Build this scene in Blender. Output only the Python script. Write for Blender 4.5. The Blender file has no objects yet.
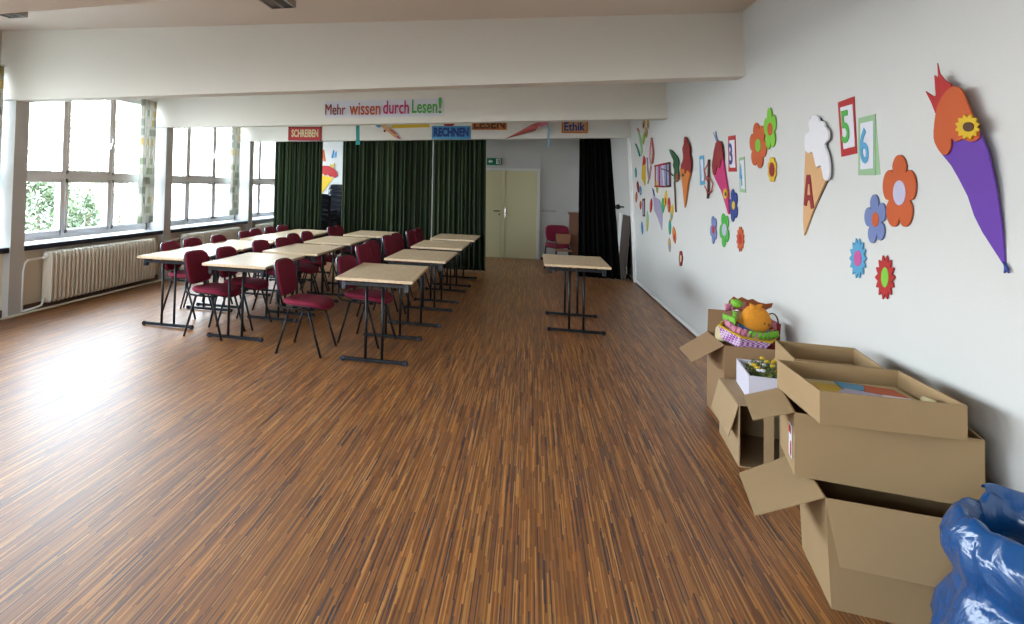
import bpy, bmesh, math, random
from mathutils import Vector, Matrix
random.seed(7)
PI = math.pi
C = bpy.context.scene.collection
sc = bpy.context.scene

# ------------------------------------------------------------------ camera model (photo is a crop: shifted lens)
F, PX, PY, YAW, PITCH, ROLL, HC = 680.0355, 322.0719, 160.6017, -0.2994, 0.0336, 0.0251, 1.6
cy_, sy_, cp_, sp_, cr_, sr_ = math.cos(YAW), math.sin(YAW), math.cos(PITCH), math.sin(PITCH), math.cos(ROLL), math.sin(ROLL)
FW = Vector((sy_*cp_, cy_*cp_, sp_)); _r0 = Vector((cy_, -sy_, 0)); _u0 = _r0.cross(FW)
RT = cr_*_r0 + sr_*_u0; UP = -sr_*_r0 + cr_*_u0
CAM = Vector((0, 0, HC))
def ray(x, y): return FW*F + RT*(x-PX) - UP*(y-PY)
def atz(x, y, z): d = ray(x, y); return CAM + d*((z-HC)/d.z)
def aty(x, y, Y): d = ray(x, y); return CAM + d*(Y/d.y)
XR, LEAN = 1.7797, -0.0489            # right wall: X = XR + LEAN*z
def wr(x, y, off=0.0):
    d = ray(x, y); t = (XR - off + LEAN*HC)/(d.x - LEAN*d.z); return CAM + d*t

cd = bpy.data.cameras.new('camera'); cam = bpy.data.objects.new('camera', cd); C.objects.link(cam)
cam.location = CAM
cam.rotation_euler = Matrix((RT, UP, -FW)).transposed().to_euler()
cd.sensor_width = 36; cd.lens = F*36/1024
cd.shift_x = (512-PX)/1024; cd.shift_y = (PY-312)/1024
cd.clip_start = .05; cd.clip_end = 300
sc.camera = cam

# ------------------------------------------------------------------ materials
def new_mat(name):
    m = bpy.data.materials.new(name); m.use_nodes = True
    nt = m.node_tree; return m, nt, nt.nodes['Principled BSDF']
def mat(name, col, rough=.6, metal=0, spec=.5, noise=0, nscale=20, bump=0, bscale=60, sheen=0, coat=0):
    m, nt, b = new_mat(name)
    b.inputs['Base Color'].default_value = (*col, 1); b.inputs['Roughness'].default_value = rough
    b.inputs['Metallic'].default_value = metal; b.inputs['Specular IOR Level'].default_value = spec
    if sheen: b.inputs['Sheen Weight'].default_value = sheen
    if coat: b.inputs['Coat Weight'].default_value = coat
    tc = nt.nodes.new('ShaderNodeTexCoord')
    if noise:
        n = nt.nodes.new('ShaderNodeTexNoise'); n.inputs['Scale'].default_value = nscale; n.inputs['Detail'].default_value = 4
        nt.links.new(tc.outputs['Object'], n.inputs['Vector'])
        mx = nt.nodes.new('ShaderNodeMix'); mx.data_type = 'RGBA'
        mx.inputs['A'].default_value = (*[c*(1-noise) for c in col], 1); mx.inputs['B'].default_value = (*[min(1, c*(1+noise)) for c in col], 1)
        nt.links.new(n.outputs['Fac'], mx.inputs['Factor']); nt.links.new(mx.outputs['Result'], b.inputs['Base Color'])
    if bump:
        n = nt.nodes.new('ShaderNodeTexNoise'); n.inputs['Scale'].default_value = bscale; n.inputs['Detail'].default_value = 3
        nt.links.new(tc.outputs['Object'], n.inputs['Vector'])
        bp = nt.nodes.new('ShaderNodeBump'); bp.inputs['Strength'].default_value = bump; bp.inputs['Distance'].default_value = .01
        nt.links.new(n.outputs['Fac'], bp.inputs['Height']); nt.links.new(bp.outputs['Normal'], b.inputs['Normal'])
    return m
def ramp(nt, stops, interp='LINEAR'):
    r = nt.nodes.new('ShaderNodeValToRGB'); r.color_ramp.interpolation = interp
    e = r.color_ramp.elements
    while len(e) > 1: e.remove(e[-1])
    e[0].position = stops[0][0]; e[0].color = (*stops[0][1], 1)
    for p, c in stops[1:]:
        x = e.new(p); x.color = (*c, 1)
    return r
def math_node(nt, op, a, b=None):
    n = nt.nodes.new('ShaderNodeMath'); n.operation = op
    for i, v in enumerate((a, b)):
        if v is None: continue
        if isinstance(v, (int, float)): n.inputs[i].default_value = v
        else: nt.links.new(v, n.inputs[i])
    return n.outputs[0]

M = {}
M['wall'] = mat('wall_paint', (.53, .53, .515), .75, noise=.03, nscale=1.5, bump=.08, bscale=90)
M['beam'] = mat('beam_paint', (.66, .63, .565), .75, noise=.03, nscale=1.5)
M['ceiling'] = mat('ceiling_paint', (.62, .56, .49), .85, noise=.02, nscale=2)
M['parapet'] = mat('parapet_paint', (.78, .71, .58), .7, noise=.04, nscale=3)
M['sill'] = mat('dark_sill', (.025, .028, .035), .3)
M['sill_top'] = mat('sill_top', (.55, .56, .58), .3)
M['winframe'] = mat('window_frame_paint', (.84, .84, .83), .4)
M['white'] = mat('white_paint', (.8, .8, .79), .45)
M['radiator'] = mat('radiator_enamel', (.76, .71, .60), .35)
M['plinth'] = mat('dark_plinth', (.12, .06, .035), .5)
M['door'] = mat('door_cream', (.60, .56, .33), .45, noise=.03, nscale=2)
M['doorframe'] = mat('door_frame_paint', (.66, .66, .62), .5)
M['steel'] = mat('black_steel', (.008, .009, .012), .38, spec=.3)
M['plastic_black'] = mat('black_plastic', (.016, .02, .032), .25)
M['burgundy'] = mat('burgundy_fabric', (.20, .004, .030), .85, noise=.2, nscale=80, bump=.3, bscale=400)
M['darkfabric'] = mat('dark_violet_fabric', (.025, .012, .03), .8, noise=.2, nscale=60)
M['chrome'] = mat('chrome', (.6, .6, .62), .2, metal=1)
M['black'] = mat('black', (.01, .01, .01), .5)
M['card'] = mat('cardboard', (.31, .205, .10), .85, noise=.05, nscale=6, bump=.05, bscale=30)
M['card2'] = mat('cardboard_light', (.38, .26, .14), .85, noise=.05, nscale=6)
M['card3'] = mat('cardboard_brown', (.30, .18, .09), .85, noise=.06, nscale=6)
M['lilac_card'] = mat('white_lilac_card', (.62, .60, .70), .6, noise=.02)
M['wood_brown'] = mat('brown_wood', (.16, .055, .02), .4, noise=.35, nscale=9)
M['wood_orange'] = mat('orange_wood', (.28, .11, .04), .45, noise=.25, nscale=9)
def paint(name, c, r=.65): M[name] = mat(name, (tuple((q/max(c))**1.15*max(c)*.70 for q in c) if name not in ('p_paper', 'p_white') else tuple(q*.8 for q in c)), r, noise=.04, nscale=30); return M[name]
for n, c in dict(p_purple=(.17, .055, .42), p_orange=(.62, .13, .022), p_orange_lt=(.72, .25, .05), p_red=(.50, .018, .02), p_darkred=(.30, .012, .015), p_yellow=(.80, .55, .02),
                 p_lilac=(.62, .60, .78), p_green=(.09, .47, .08), p_lime=(.27, .62, .06), p_darkgreen=(.01, .09, .03), p_blue=(.06, .27, .60), p_sky=(.12, .42, .66), p_navy=(.02, .06, .28),
                 p_slate=(.20, .26, .50), p_pink=(.62, .12, .38), p_magenta=(.60, .03, .20), p_brown=(.10, .04, .015), p_leafbrown=(.35, .10, .02), p_peach=(.78, .48, .24), p_white=(.80, .79, .84),
                 p_palegreen=(.38, .58, .36), p_teal=(.03, .36, .33), p_mauve=(.42, .38, .55), p_tan=(.55, .38, .16), p_skylt=(.35, .60, .78), p_rose=(.60, .16, .14), p_ltpink=(.75, .30, .42),
                 p_paper=(.74, .74, .82), p_cream=(.75, .66, .40)).items(): paint(n, c)
M['painted_shadow'] = mat('painted_edge_shadow', (.05, .03, .03), .8)  # dark foam rim with its shadow on the wall painted in

def floor_mat():
    m, nt, b = new_mat('striped_linoleum')
    tc = nt.nodes.new('ShaderNodeTexCoord'); sx = nt.nodes.new('ShaderNodeSeparateXYZ'); nt.links.new(tc.outputs['Object'], sx.inputs[0])
    def layer(w, L, stops):
        cx = math_node(nt, 'FLOOR', math_node(nt, 'DIVIDE', sx.outputs['X'], w))
        wn = nt.nodes.new('ShaderNodeTexWhiteNoise'); wn.noise_dimensions = '1D'; nt.links.new(cx, wn.inputs['W'])
        yy = math_node(nt, 'ADD', math_node(nt, 'DIVIDE', sx.outputs['Y'], L), math_node(nt, 'MULTIPLY', wn.outputs['Value'], 37.0))
        cyy = math_node(nt, 'FLOOR', yy)
        cb = nt.nodes.new('ShaderNodeCombineXYZ'); nt.links.new(cx, cb.inputs[0]); nt.links.new(cyy, cb.inputs[1])
        w2 = nt.nodes.new('ShaderNodeTexWhiteNoise'); w2.noise_dimensions = '3D'; nt.links.new(cb.outputs[0], w2.inputs['Vector'])
        r = ramp(nt, stops, 'CONSTANT'); nt.links.new(w2.outputs['Value'], r.inputs['Fac']); return r.outputs['Color']
    A = layer(.0052, .38, [(0, (.21, .075, .018)), (.3, (.285, .110, .024)), (.52, (.16, .056, .018)), (.66, (.43, .20, .050)), (.80, (.055, .034, .034)), (.90, (.35, .135, .030))])
    B = layer(.0125, .9, [(0, (.92, .92, .92)), (.4, (1.1, 1.08, 1.03)), (.72, (.80, .80, .86)), (.88, (1.15, 1.12, 1.05))])
    n = nt.nodes.new('ShaderNodeTexNoise'); n.inputs['Scale'].default_value = .9; nt.links.new(tc.outputs['Object'], n.inputs['Vector'])
    mx = nt.nodes.new('ShaderNodeMix'); mx.data_type = 'RGBA'; mx.blend_type = 'MULTIPLY'; mx.inputs['Factor'].default_value = 1
    nt.links.new(A, mx.inputs['A']); nt.links.new(B, mx.inputs['B'])
    hs = nt.nodes.new('ShaderNodeHueSaturation'); nt.links.new(mx.outputs['Result'], hs.inputs['Color'])
    nt.links.new(math_node(nt, 'ADD', math_node(nt, 'MULTIPLY', n.outputs['Fac'], .2), 1.0), hs.inputs['Value'])
    nt.links.new(hs.outputs['Color'], b.inputs['Base Color'])
    b.inputs['Roughness'].default_value = .43; b.inputs['Specular IOR Level'].default_value = 1.0
    nf = nt.nodes.new('ShaderNodeTexNoise'); nf.inputs['Scale'].default_value = 3
    nt.links.new(tc.outputs['Object'], nf.inputs['Vector'])
    bp = nt.nodes.new('ShaderNodeBump'); bp.inputs['Strength'].default_value = .04; bp.inputs['Distance'].default_value = .05
    nt.links.new(nf.outputs['Fac'], bp.inputs['Height']); nt.links.new(bp.outputs['Normal'], b.inputs['Normal'])
    return m
M['floor'] = floor_mat()

def table_mat():
    m, nt, b = new_mat('birch_laminate')
    tc = nt.nodes.new('ShaderNodeTexCoord'); mp = nt.nodes.new('ShaderNodeMapping'); mp.inputs['Scale'].default_value = (14, 1.5, 14)
    n = nt.nodes.new('ShaderNodeTexNoise'); n.inputs['Scale'].default_value = 3; n.inputs['Detail'].default_value = 6
    nt.links.new(tc.outputs['Object'], mp.inputs['Vector']); nt.links.new(mp.outputs[0], n.inputs['Vector'])
    r = ramp(nt, [(.3, (.62, .45, .27)), (.7, (.74, .57, .37))]); nt.links.new(n.outputs['Fac'], r.inputs['Fac']); nt.links.new(r.outputs['Color'], b.inputs['Base Color'])
    b.inputs['Roughness'].default_value = .38; b.inputs['Specular IOR Level'].default_value = .6
    return m
M['birch'] = table_mat()

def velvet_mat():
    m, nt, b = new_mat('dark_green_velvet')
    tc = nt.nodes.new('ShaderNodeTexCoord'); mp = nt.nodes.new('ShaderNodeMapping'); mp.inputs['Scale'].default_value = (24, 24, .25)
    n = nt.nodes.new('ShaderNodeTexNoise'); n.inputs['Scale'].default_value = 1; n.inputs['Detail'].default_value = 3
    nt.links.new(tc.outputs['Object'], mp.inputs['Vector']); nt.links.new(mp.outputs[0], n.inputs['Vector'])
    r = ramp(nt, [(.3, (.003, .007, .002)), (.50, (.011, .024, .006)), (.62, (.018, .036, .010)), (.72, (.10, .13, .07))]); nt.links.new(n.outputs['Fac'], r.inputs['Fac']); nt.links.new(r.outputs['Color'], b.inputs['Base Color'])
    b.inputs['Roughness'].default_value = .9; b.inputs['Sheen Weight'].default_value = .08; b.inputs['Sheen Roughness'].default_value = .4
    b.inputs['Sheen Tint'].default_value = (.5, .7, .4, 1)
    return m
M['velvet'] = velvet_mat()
M['velvet_black'] = mat('black_velvet', (.0028, .003, .0026), .95, spec=.1, noise=.3, nscale=6)

def patch_mat():
    m, nt, b = new_mat('patched_print_curtain')
    tc = nt.nodes.new('ShaderNodeTexCoord'); sx = nt.nodes.new('ShaderNodeSeparateXYZ'); nt.links.new(tc.outputs['UV'], sx.inputs[0])
    u = math_node(nt, 'DIVIDE', sx.outputs['X'], .13); v = math_node(nt, 'DIVIDE', sx.outputs['Y'], .15)
    cb = nt.nodes.new('ShaderNodeCombineXYZ'); nt.links.new(math_node(nt, 'FLOOR', u), cb.inputs[0]); nt.links.new(math_node(nt, 'FLOOR', v), cb.inputs[1])
    w = nt.nodes.new('ShaderNodeTexWhiteNoise'); nt.links.new(cb.outputs[0], w.inputs['Vector'])
    r = ramp(nt, [(0, (.66, .66, .62)), (.3, (.58, .48, .24)), (.45, (.40, .41, .37)), (.6, (.68, .67, .63)), (.75, (.38, .42, .30)), (.88, (.56, .54, .46))], 'CONSTANT')
    nt.links.new(w.outputs['Value'], r.inputs['Fac'])
    fu = math_node(nt, 'ABSOLUTE', math_node(nt, 'SUBTRACT', math_node(nt, 'FRACT', u), .5)); fv = math_node(nt, 'ABSOLUTE', math_node(nt, 'SUBTRACT', math_node(nt, 'FRACT', v), .5))
    ins = math_node(nt, 'LESS_THAN', math_node(nt, 'MAXIMUM', fu, fv), .34)
    mx = nt.nodes.new('ShaderNodeMix'); mx.data_type = 'RGBA'; mx.inputs['A'].default_value = (.62, .61, .56, 1)
    nt.links.new(ins, mx.inputs['Factor']); nt.links.new(r.outputs['Color'], mx.inputs['B']); nt.links.new(mx.outputs['Result'], b.inputs['Base Color'])
    b.inputs['Roughness'].default_value = .9
    tr = nt.nodes.new('ShaderNodeBsdfTranslucent'); nt.links.new(mx.outputs['Result'], tr.inputs['Color']); ms = nt.nodes.new('ShaderNodeMixShader'); ms.inputs[0].default_value = .5
    nt.links.new(b.outputs[0], ms.inputs[1]); nt.links.new(tr.outputs[0], ms.inputs[2]); nt.links.new(ms.outputs[0], nt.nodes['Material Output'].inputs['Surface'])
    return m
M['patch'] = patch_mat()

def glass_mat():
    m, nt, b = new_mat('window_glass'); nt.nodes.remove(b); out = nt.nodes['Material Output']
    t = nt.nodes.new('ShaderNodeBsdfTransparent'); t.inputs['Color'].default_value = (.95, .97, .97, 1)
    g = nt.nodes.new('ShaderNodeBsdfGlossy'); g.inputs['Roughness'].default_value = .02
    lw = nt.nodes.new('ShaderNodeLayerWeight'); lw.inputs['Blend'].default_value = .5
    fr = math_node(nt, 'ADD', math_node(nt, 'MULTIPLY', math_node(nt, 'POWER', lw.outputs['Facing'], 5.0), .5), .03)
    mx = nt.nodes.new('ShaderNodeMixShader'); nt.links.new(fr, mx.inputs[0]); nt.links.new(t.outputs[0], mx.inputs[1]); nt.links.new(g.outputs[0], mx.inputs[2])
    nt.links.new(mx.outputs[0], out.inputs['Surface']); return m
M['glass'] = glass_mat()

def gingham_mat():
    m, nt, b = new_mat('purple_gingham')
    tc = nt.nodes.new('ShaderNodeTexCoord'); ck = nt.nodes.new('ShaderNodeTexChecker'); ck.inputs['Scale'].default_value = 62
    ck.inputs['Color1'].default_value = (.72, .6, .75, 1); ck.inputs['Color2'].default_value = (.32, .05, .36, 1)
    nt.links.new(tc.outputs['Object'], ck.inputs['Vector']); nt.links.new(ck.outputs['Color'], b.inputs['Base Color']); b.inputs['Roughness'].default_value = .6; return m
M['gingham'] = gingham_mat()
def bag_mat():
    m, nt, b = new_mat('blue_refuse_film')
    b.inputs['Base Color'].default_value = (.004, .060, .20, 1); b.inputs['Roughness'].default_value = .22; b.inputs['Specular IOR Level'].default_value = .8
    b.inputs['Subsurface Weight'].default_value = 0
    tc = nt.nodes.new('ShaderNodeTexCoord'); n = nt.nodes.new('ShaderNodeTexNoise'); n.inputs['Scale'].default_value = 6; n.inputs['Detail'].default_value = 3; n.inputs['Distortion'].default_value = 2.2
    nt.links.new(tc.outputs['Object'], n.inputs['Vector'])
    bp = nt.nodes.new('ShaderNodeBump'); bp.inputs['Strength'].default_value = .5; bp.inputs['Distance'].default_value = .03
    nt.links.new(n.outputs['Fac'], bp.inputs['Height']); nt.links.new(bp.outputs['Normal'], b.inputs['Normal']); return m
M['bag'] = bag_mat()
M['leaf_out'] = mat('shrub_leaf', (.085, .115, .05), .6, noise=.4, nscale=3)
M['leaf_far'] = mat('pale_tree_leaf', (.40, .44, .30), .7, noise=.3, nscale=2)
M['bark'] = mat('bark', (.12, .08, .05), .9)
M['grass'] = mat('lawn', (.33, .32, .29), .9, noise=.3, nscale=4)

# ------------------------------------------------------------------ mesh builder
class MB:
    def __init__(s): s.v = []; s.f = []; s.uv = None
    def add(s, vs, fs):
        o = len(s.v); s.v += [Vector(v) for v in vs]; s.f += [tuple(i+o for i in f) for f in fs]; return s
    def box(s, a, b, mtx=None):
        (x0, y0, z0), (x1, y1, z1) = a, b
        vs = [Vector(p) for p in [(x0, y0, z0), (x1, y0, z0), (x1, y1, z0), (x0, y1, z0), (x0, y0, z1), (x1, y0, z1), (x1, y1, z1), (x0, y1, z1)]]
        if mtx: vs = [mtx @ v for v in vs]
        return s.add(vs, [(0, 3, 2, 1), (4, 5, 6, 7), (0, 1, 5, 4), (1, 2, 6, 5), (2, 3, 7, 6), (3, 0, 4, 7)])
    def prism(s, pts, off):       # closed polygon (3D points) extruded by vector off
        n = len(pts); off = Vector(off); a = [Vector(p) for p in pts]
        return s.add(a + [p+off for p in a], [tuple(range(n))[::-1], tuple(range(n, 2*n))] + [(i, (i+1) % n, n+(i+1) % n, n+i) for i in range(n)])
    def tube(s, pts, r, n=8, sx=1.0):
        pts = [Vector(p) for p in pts]; k = len(pts); rs = r if isinstance(r, (list, tuple)) else [r]*k; rings = []; prev = None
        for i, p in enumerate(pts):
            t = (pts[min(i+1, k-1)]-pts[max(i-1, 0)]).normalized()
            if prev is None:
                a = Vector((0, 0, 1)) if abs(t.z) < .9 else Vector((1, 0, 0)); u = t.cross(a).normalized()
            else: u = (prev - t*prev.dot(t)).normalized()
            prev = u; w = t.cross(u)
            rings.append([p + (u*math.cos(2*PI*j/n)*sx + w*math.sin(2*PI*j/n))*rs[i] for j in range(n)])
        vs = [v for rg in rings for v in rg]; fs = []
        for i in range(k-1):
            for j in range(n): fs.append((i*n+j, i*n+(j+1) % n, (i+1)*n+(j+1) % n, (i+1)*n+j))
        fs += [tuple(range(n))[::-1], tuple(range((k-1)*n, k*n))]
        return s.add(vs, fs)
    def rings(s, rings, cap=True):
        n = len(rings[0]); k = len(rings); vs = [v for r in rings for v in r]; fs = []
        for i in range(k-1):
            for j in range(n): fs.append((i*n+j, i*n+(j+1) % n, (i+1)*n+(j+1) % n, (i+1)*n+j))
        if cap: fs += [tuple(range(n))[::-1], tuple(range((k-1)*n, k*n))]
        return s.add(vs, fs)
    def ball(s, c, r, n=12, m=8, wob=0, seed=0):
        rnd = random.Random(seed); c = Vector(c); r = r if isinstance(r, (tuple, list)) else (r, r, r); rg = []
        for i in range(1, m):
            ph = PI*i/m; rg.append([c+Vector((r[0]*math.sin(ph)*math.cos(2*PI*j/n), r[1]*math.sin(ph)*math.sin(2*PI*j/n), -r[2]*math.cos(ph)))*1.0 + Vector([rnd.uniform(-wob, wob) for _ in range(3)]) for j in range(n)])
        return s.rings(rg)
    def build(s, name, material, parent=None, smooth=False, bevel=0, root=None, subsurf=0):
        base = Vector((0, 0, 0)); q = parent
        while q is not None: base += q.location; q = q.parent
        if root is not None: base = Vector(root)
        me = bpy.data.meshes.new(name); me.from_pydata([tuple(v-base) for v in s.v], [], s.f); me.update()
        bm = bmesh.new(); bm.from_mesh(me); bmesh.ops.recalc_face_normals(bm, faces=bm.faces)
        if bevel: bmesh.ops.bevel(bm, geom=bm.edges[:], offset=bevel, segments=2, affect='EDGES', clamp_overlap=True)
        bm.to_mesh(me); bm.free()
        me.materials.append(material)
        if smooth:
            for p in me.polygons: p.use_smooth = True
            if smooth != 'all': me.set_sharp_from_angle(angle=math.radians(40))
        o = bpy.data.objects.new(name, me); C.objects.link(o)
        if root is not None: o.location = base
        if parent: o.parent = parent
        if subsurf:
            md = o.modifiers.new('sub', 'SUBSURF'); md.levels = subsurf; md.render_levels = subsurf
        return o
def tag(o, label=None, cat=None, group=None, kind=None):
    if label: o['label'] = label
    if cat: o['category'] = cat
    if group: o['group'] = group
    if kind: o['kind'] = kind
    return o
def empty(name, loc, label=None, cat=None, group=None, kind=None, rz=0):
    o = bpy.data.objects.new(name, None); C.objects.link(o); o.location = loc; o.rotation_euler = (0, 0, rz); o.empty_display_size = .1
    return tag(o, label, cat, group, kind)
def struct(name, mb, m, parent=None, **k):
    o = mb.build(name, m, parent, **k)
    if parent is None: o['kind'] = 'structure'
    return o
def copy_tree(o, parent=None):
    c = o.copy(); C.objects.link(c); c.parent = parent
    for ch in list(o.children): copy_tree(ch, c)
    return c

# ------------------------------------------------------------------ room shell
XL, XG = -5.566, -5.9                       # column face, glass plane
COLY = [-3.82, -.50, 2.82, 6.284, 9.610, 12.976, 16.25]; BT = .22
Y0, Y1 = -3.6, 16.25
def cz(x): return 3.2428 + (3.0835-3.2428)*(x-XL)/(XR-XL)
HB = [2.45, 2.45, 2.45, 2.4501, 2.4321, 2.4313, 2.44]
def hb(i, x): return HB[i] + .1145*(x-XL)/(XR-XL)

struct('floor', MB().box((-6.1, Y0-.2, -.12), (XR+.3, Y1+.2, 0)), M['floor'])
mb = MB()
xs = (-6.1, XR+.3); zt = 3.6
vs = [(x, y, cz(x)) for x in xs for y in (Y0-.2, Y1+.2)] + [(x, y, zt) for x in xs for y in (Y0-.2, Y1+.2)]
mb.add(vs, [(0, 1, 3, 2), (4, 6, 7, 5), (0, 2, 6, 4), (2, 3, 7, 6), (3, 1, 5, 7), (1, 0, 4, 5)])
struct('ceiling', mb, M['ceiling'])
# right wall leans very slightly
mb = MB(); zt = 3.5
mb.prism([(XR, Y0-.2, -.12), (XR+LEAN*zt, Y0-.2, zt), (XR+.35, Y0-.2, zt), (XR+.35, Y0-.2, -.12)], (0, Y1-Y0+.4, 0))
struct('wall_right', mb, M['wall'])
struct('wall_back', MB().box((-6.1, Y1, -.12), (XR+.3, Y1+.2, 3.5)), M['wall'])
struct('wall_front', MB().box((-6.1, Y0-.2, -.12), (XR+.3, Y0, .9)).box((-6.1, Y0-.2, 2.8), (XR+.3, Y0, 3.5)).box((-6.1, Y0-.2, .9), (-5.3, Y0, 2.8)).box((-1.3, Y0-.2, .9), (XR+.3, Y0, 2.8)), M['wall'])  # opening is for the added fill window
# left wall: parapet under the windows, lintel over them
wl = MB().box((-6.1, Y0, -.12), (-5.66, Y1, .765))
wlo = struct('wall_left', wl, M['parapet'])
struct('trim_1', MB().box((-6.1, Y0, 2.85), (-5.80, Y1, 3.5)), M['wall'])
struct('trim_2', MB().box((-5.66, Y0, 0), (-5.645, Y1, .09)), M['plinth'])
n = 3
for i in range(1, 6):
    y = COLY[i]
    struct('trim_%d' % n, MB().box((-6.1, y, 0), (XL, y+BT, hb(i, XL)+.01)), M['wall']); n += 1
for i in range(1, 6):
    y = COLY[i]; mb = MB(); xa, xb = -5.9, XR+.05
    vs = []
    for yy in (y, y+BT):
        vs += [(xa, yy, hb(i, xa)), (xb, yy, hb(i, xb)), (xb, yy, 3.4), (xa, yy, 3.4)]
    mb.add(vs, [(0, 1, 2, 3), (7, 6, 5, 4), (0, 4, 5, 1), (3, 2, 6, 7), (0, 3, 7, 4), (1, 5, 6, 2)])
    struct('trim_%d' % n, mb, M['beam']); n += 1
# shallow pilaster on right wall under third beam
struct('trim_%d' % n, MB().prism([(XR-.035, COLY[5], 0), (XR-.035+LEAN*2.6, COLY[5], 2.6), (XR+.1, COLY[5], 2.6), (XR+.1, COLY[5], 0)], (0, BT, 0)), M['white']); n += 1
# baseboard right (pale board with a brown foot strip)
bb = struct('baseboard_right', MB().box((XR-.022, Y0, .012), (XR+.02, Y1, .062)), M['white'], bevel=.004)
struct('trim_%d' % n, MB().box((XR-.034, Y0, 0), (XR-.02, Y1, .022)), M['plinth']); n += 1
struct('baseboard_back', MB().box((.22, Y1-.02, 0), (XR, Y1, .06)), M['plinth'])

# ------------------------------------------------------------------ windows
def window(idx, ya, yb):
    w = empty('window_%d' % idx, (XG, ya, .8), kind='structure')
    fr = MB(); z0, z1 = .80, 2.85; t = .045
    fr.box((XG-.05, ya, z0), (XG+.03, ya+t, z1)).box((XG-.05, yb-t, z0), (XG+.03, yb, z1)).box((XG-.05, ya, z0), (XG+.03, yb, z0+.06)).box((XG-.05, ya, z1-.06), (XG+.03, yb, z1))
    Lw = (yb-ya)/3
    for k in (1, 2): fr.box((XG-.05, ya+k*Lw-.045, z0), (XG+.035, ya+k*Lw+.045, z1))
    fr.box((XG-.05, ya, 1.565), (XG+.032, yb, 1.66))
    fr.build('window_frame', M['winframe'], w, bevel=.004)
    sh = MB()
    for k in range(3):
        a, b = ya+k*Lw+.035, ya+(k+1)*Lw-.035
        for (c, d) in ((z0+.065, 1.575), (1.645, z1-.065)):
            s_ = .045 if (k == 1 or d < 1.6) else .028
            sh.box((XG-.035, a, c), (XG+.05, a+s_, d)).box((XG-.035, b-s_, c), (XG+.05, b, d)).box((XG-.035, a, c), (XG+.05, b, c+s_)).box((XG-.035, a, d-s_), (XG+.05, b, d))
    sh.build('sash', M['white'], w, bevel=.003)
    for k in range(3):
        a, b = ya+k*Lw+.05, ya+(k+1)*Lw-.05
        MB().box((XG-.004, a, z0+.08), (XG+.004, b, 1.56)).build('pane', M['glass'], w)
        MB().box((XG-.004, a, 1.66), (XG+.004, b, z1-.08)).build('pane', M['glass'], w)
    h = MB().box((XG+.05, ya+2*Lw-.075, 2.02), (XG+.075, ya+2*Lw-.045, 2.10)).tube([(XG+.085, ya+2*Lw-.06, 2.06), (XG+.095, ya+2*Lw-.06, 2.17)], .011)
    h.build('window_handle', M['white'], w, smooth=True)
    MB().box((XG+.0, ya, .765), (-5.60, yb, .79)).build('window_sill', M['sill_top'], w, bevel=.003)
    MB().box((-5.605, ya, .735), (-5.575, yb, .793)).build('sill_edge', M['sill'], w, bevel=.003)
    return w
for k in range(6): window(k+1, COLY[k]+BT, COLY[k+1])

wf = empty('window_7', (-3.3, Y0-.1, .9), kind='structure')  # unseen window, added behind the camera to bring in fill light
fr = MB().box((-5.3, Y0-.14, .9), (-1.3, Y0-.06, .97)).box((-5.3, Y0-.14, 2.73), (-1.3, Y0-.06, 2.8)).box((-5.3, Y0-.14, 1.62), (-1.3, Y0-.06, 1.70))
for k in range(5): fr.box((-5.3+k*.9825, Y0-.14, .9), (-5.23+k*.9825, Y0-.06, 2.8))
fr.build('window_frame', M['winframe'], wf)
for k in range(4):
    MB().box((-5.22+k*.9825, Y0-.104, .98), (-4.33+k*.9825, Y0-.096, 1.61)).build('pane', M['glass'], wf)
    MB().box((-5.22+k*.9825, Y0-.104, 1.71), (-4.33+k*.9825, Y0-.096, 2.72)).build('pane', M['glass'], wf)

# patterned window curtains
def cloth(y0, y1, z0, z1, x, amp, folds, name, m, parent=None, thick=.006, axis='y', nz=10, seed=1, flare=0, rough=0):
    rnd = random.Random(seed); N = folds*10; ph = [rnd.uniform(-.5, .5) for _ in range(folds+2)]; am = [rnd.uniform(.6, 1.2) for _ in range(folds+2)]
    mb = MB(); rows = []; L = [0]
    pts = []
    for j in range(nz+1):
        z = z1+(z0-z1)*j/nz; row = []
        for i in range(N+1):
            u = i/N; fidx = min(int(u*folds), folds-1)
            t = u*folds; a = am[fidx]*(1-(t-int(t))) + am[fidx+1]*(t-int(t)) if t < folds else am[folds]
            off = amp*(a*math.sin(2*PI*t + 1.6*math.sin(t*.83+seed)) + .5*rough*math.sin(2*PI*t*1.73+seed) + .35*rough*math.sin(2*PI*t*.37+seed*2)) * (.8+.25*j/nz)
            s = y0+(y1-y0)*u + flare*u*(j/nz)
            row.append((x+off, s, z) if axis == 'y' else (s, x+off, z))
        rows.append(row)
    vs = [v for r in rows for v in r]; fs = [(j*(N+1)+i, j*(N+1)+i+1, (j+1)*(N+1)+i+1, (j+1)*(N+1)+i) for j in range(nz) for i in range(N)]
    mb.add(vs, fs); o = mb.build(name, m, parent, smooth='all')
    me = o.data; uvl = me.uv_layers.new(name='UV'); dens = 2.0
    for lp in me.loops:
        i = lp.vertex_index % (N+1); j = lp.vertex_index//(N+1)
        uvl.data[lp.index].uv = (i/N*abs(y1-y0)*dens, (z1+(z0-z1)*j/nz))
    md = o.modifiers.new('solid', 'SOLIDIFY'); md.thickness = thick
    return o
wc_lab = ['patterned patchwork curtain gathered at the very top left picture edge', 'patterned cream curtain with yellow and grey squares at right end of nearest full window', 'patterned squares curtain at right end of the middle window', ]
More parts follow.
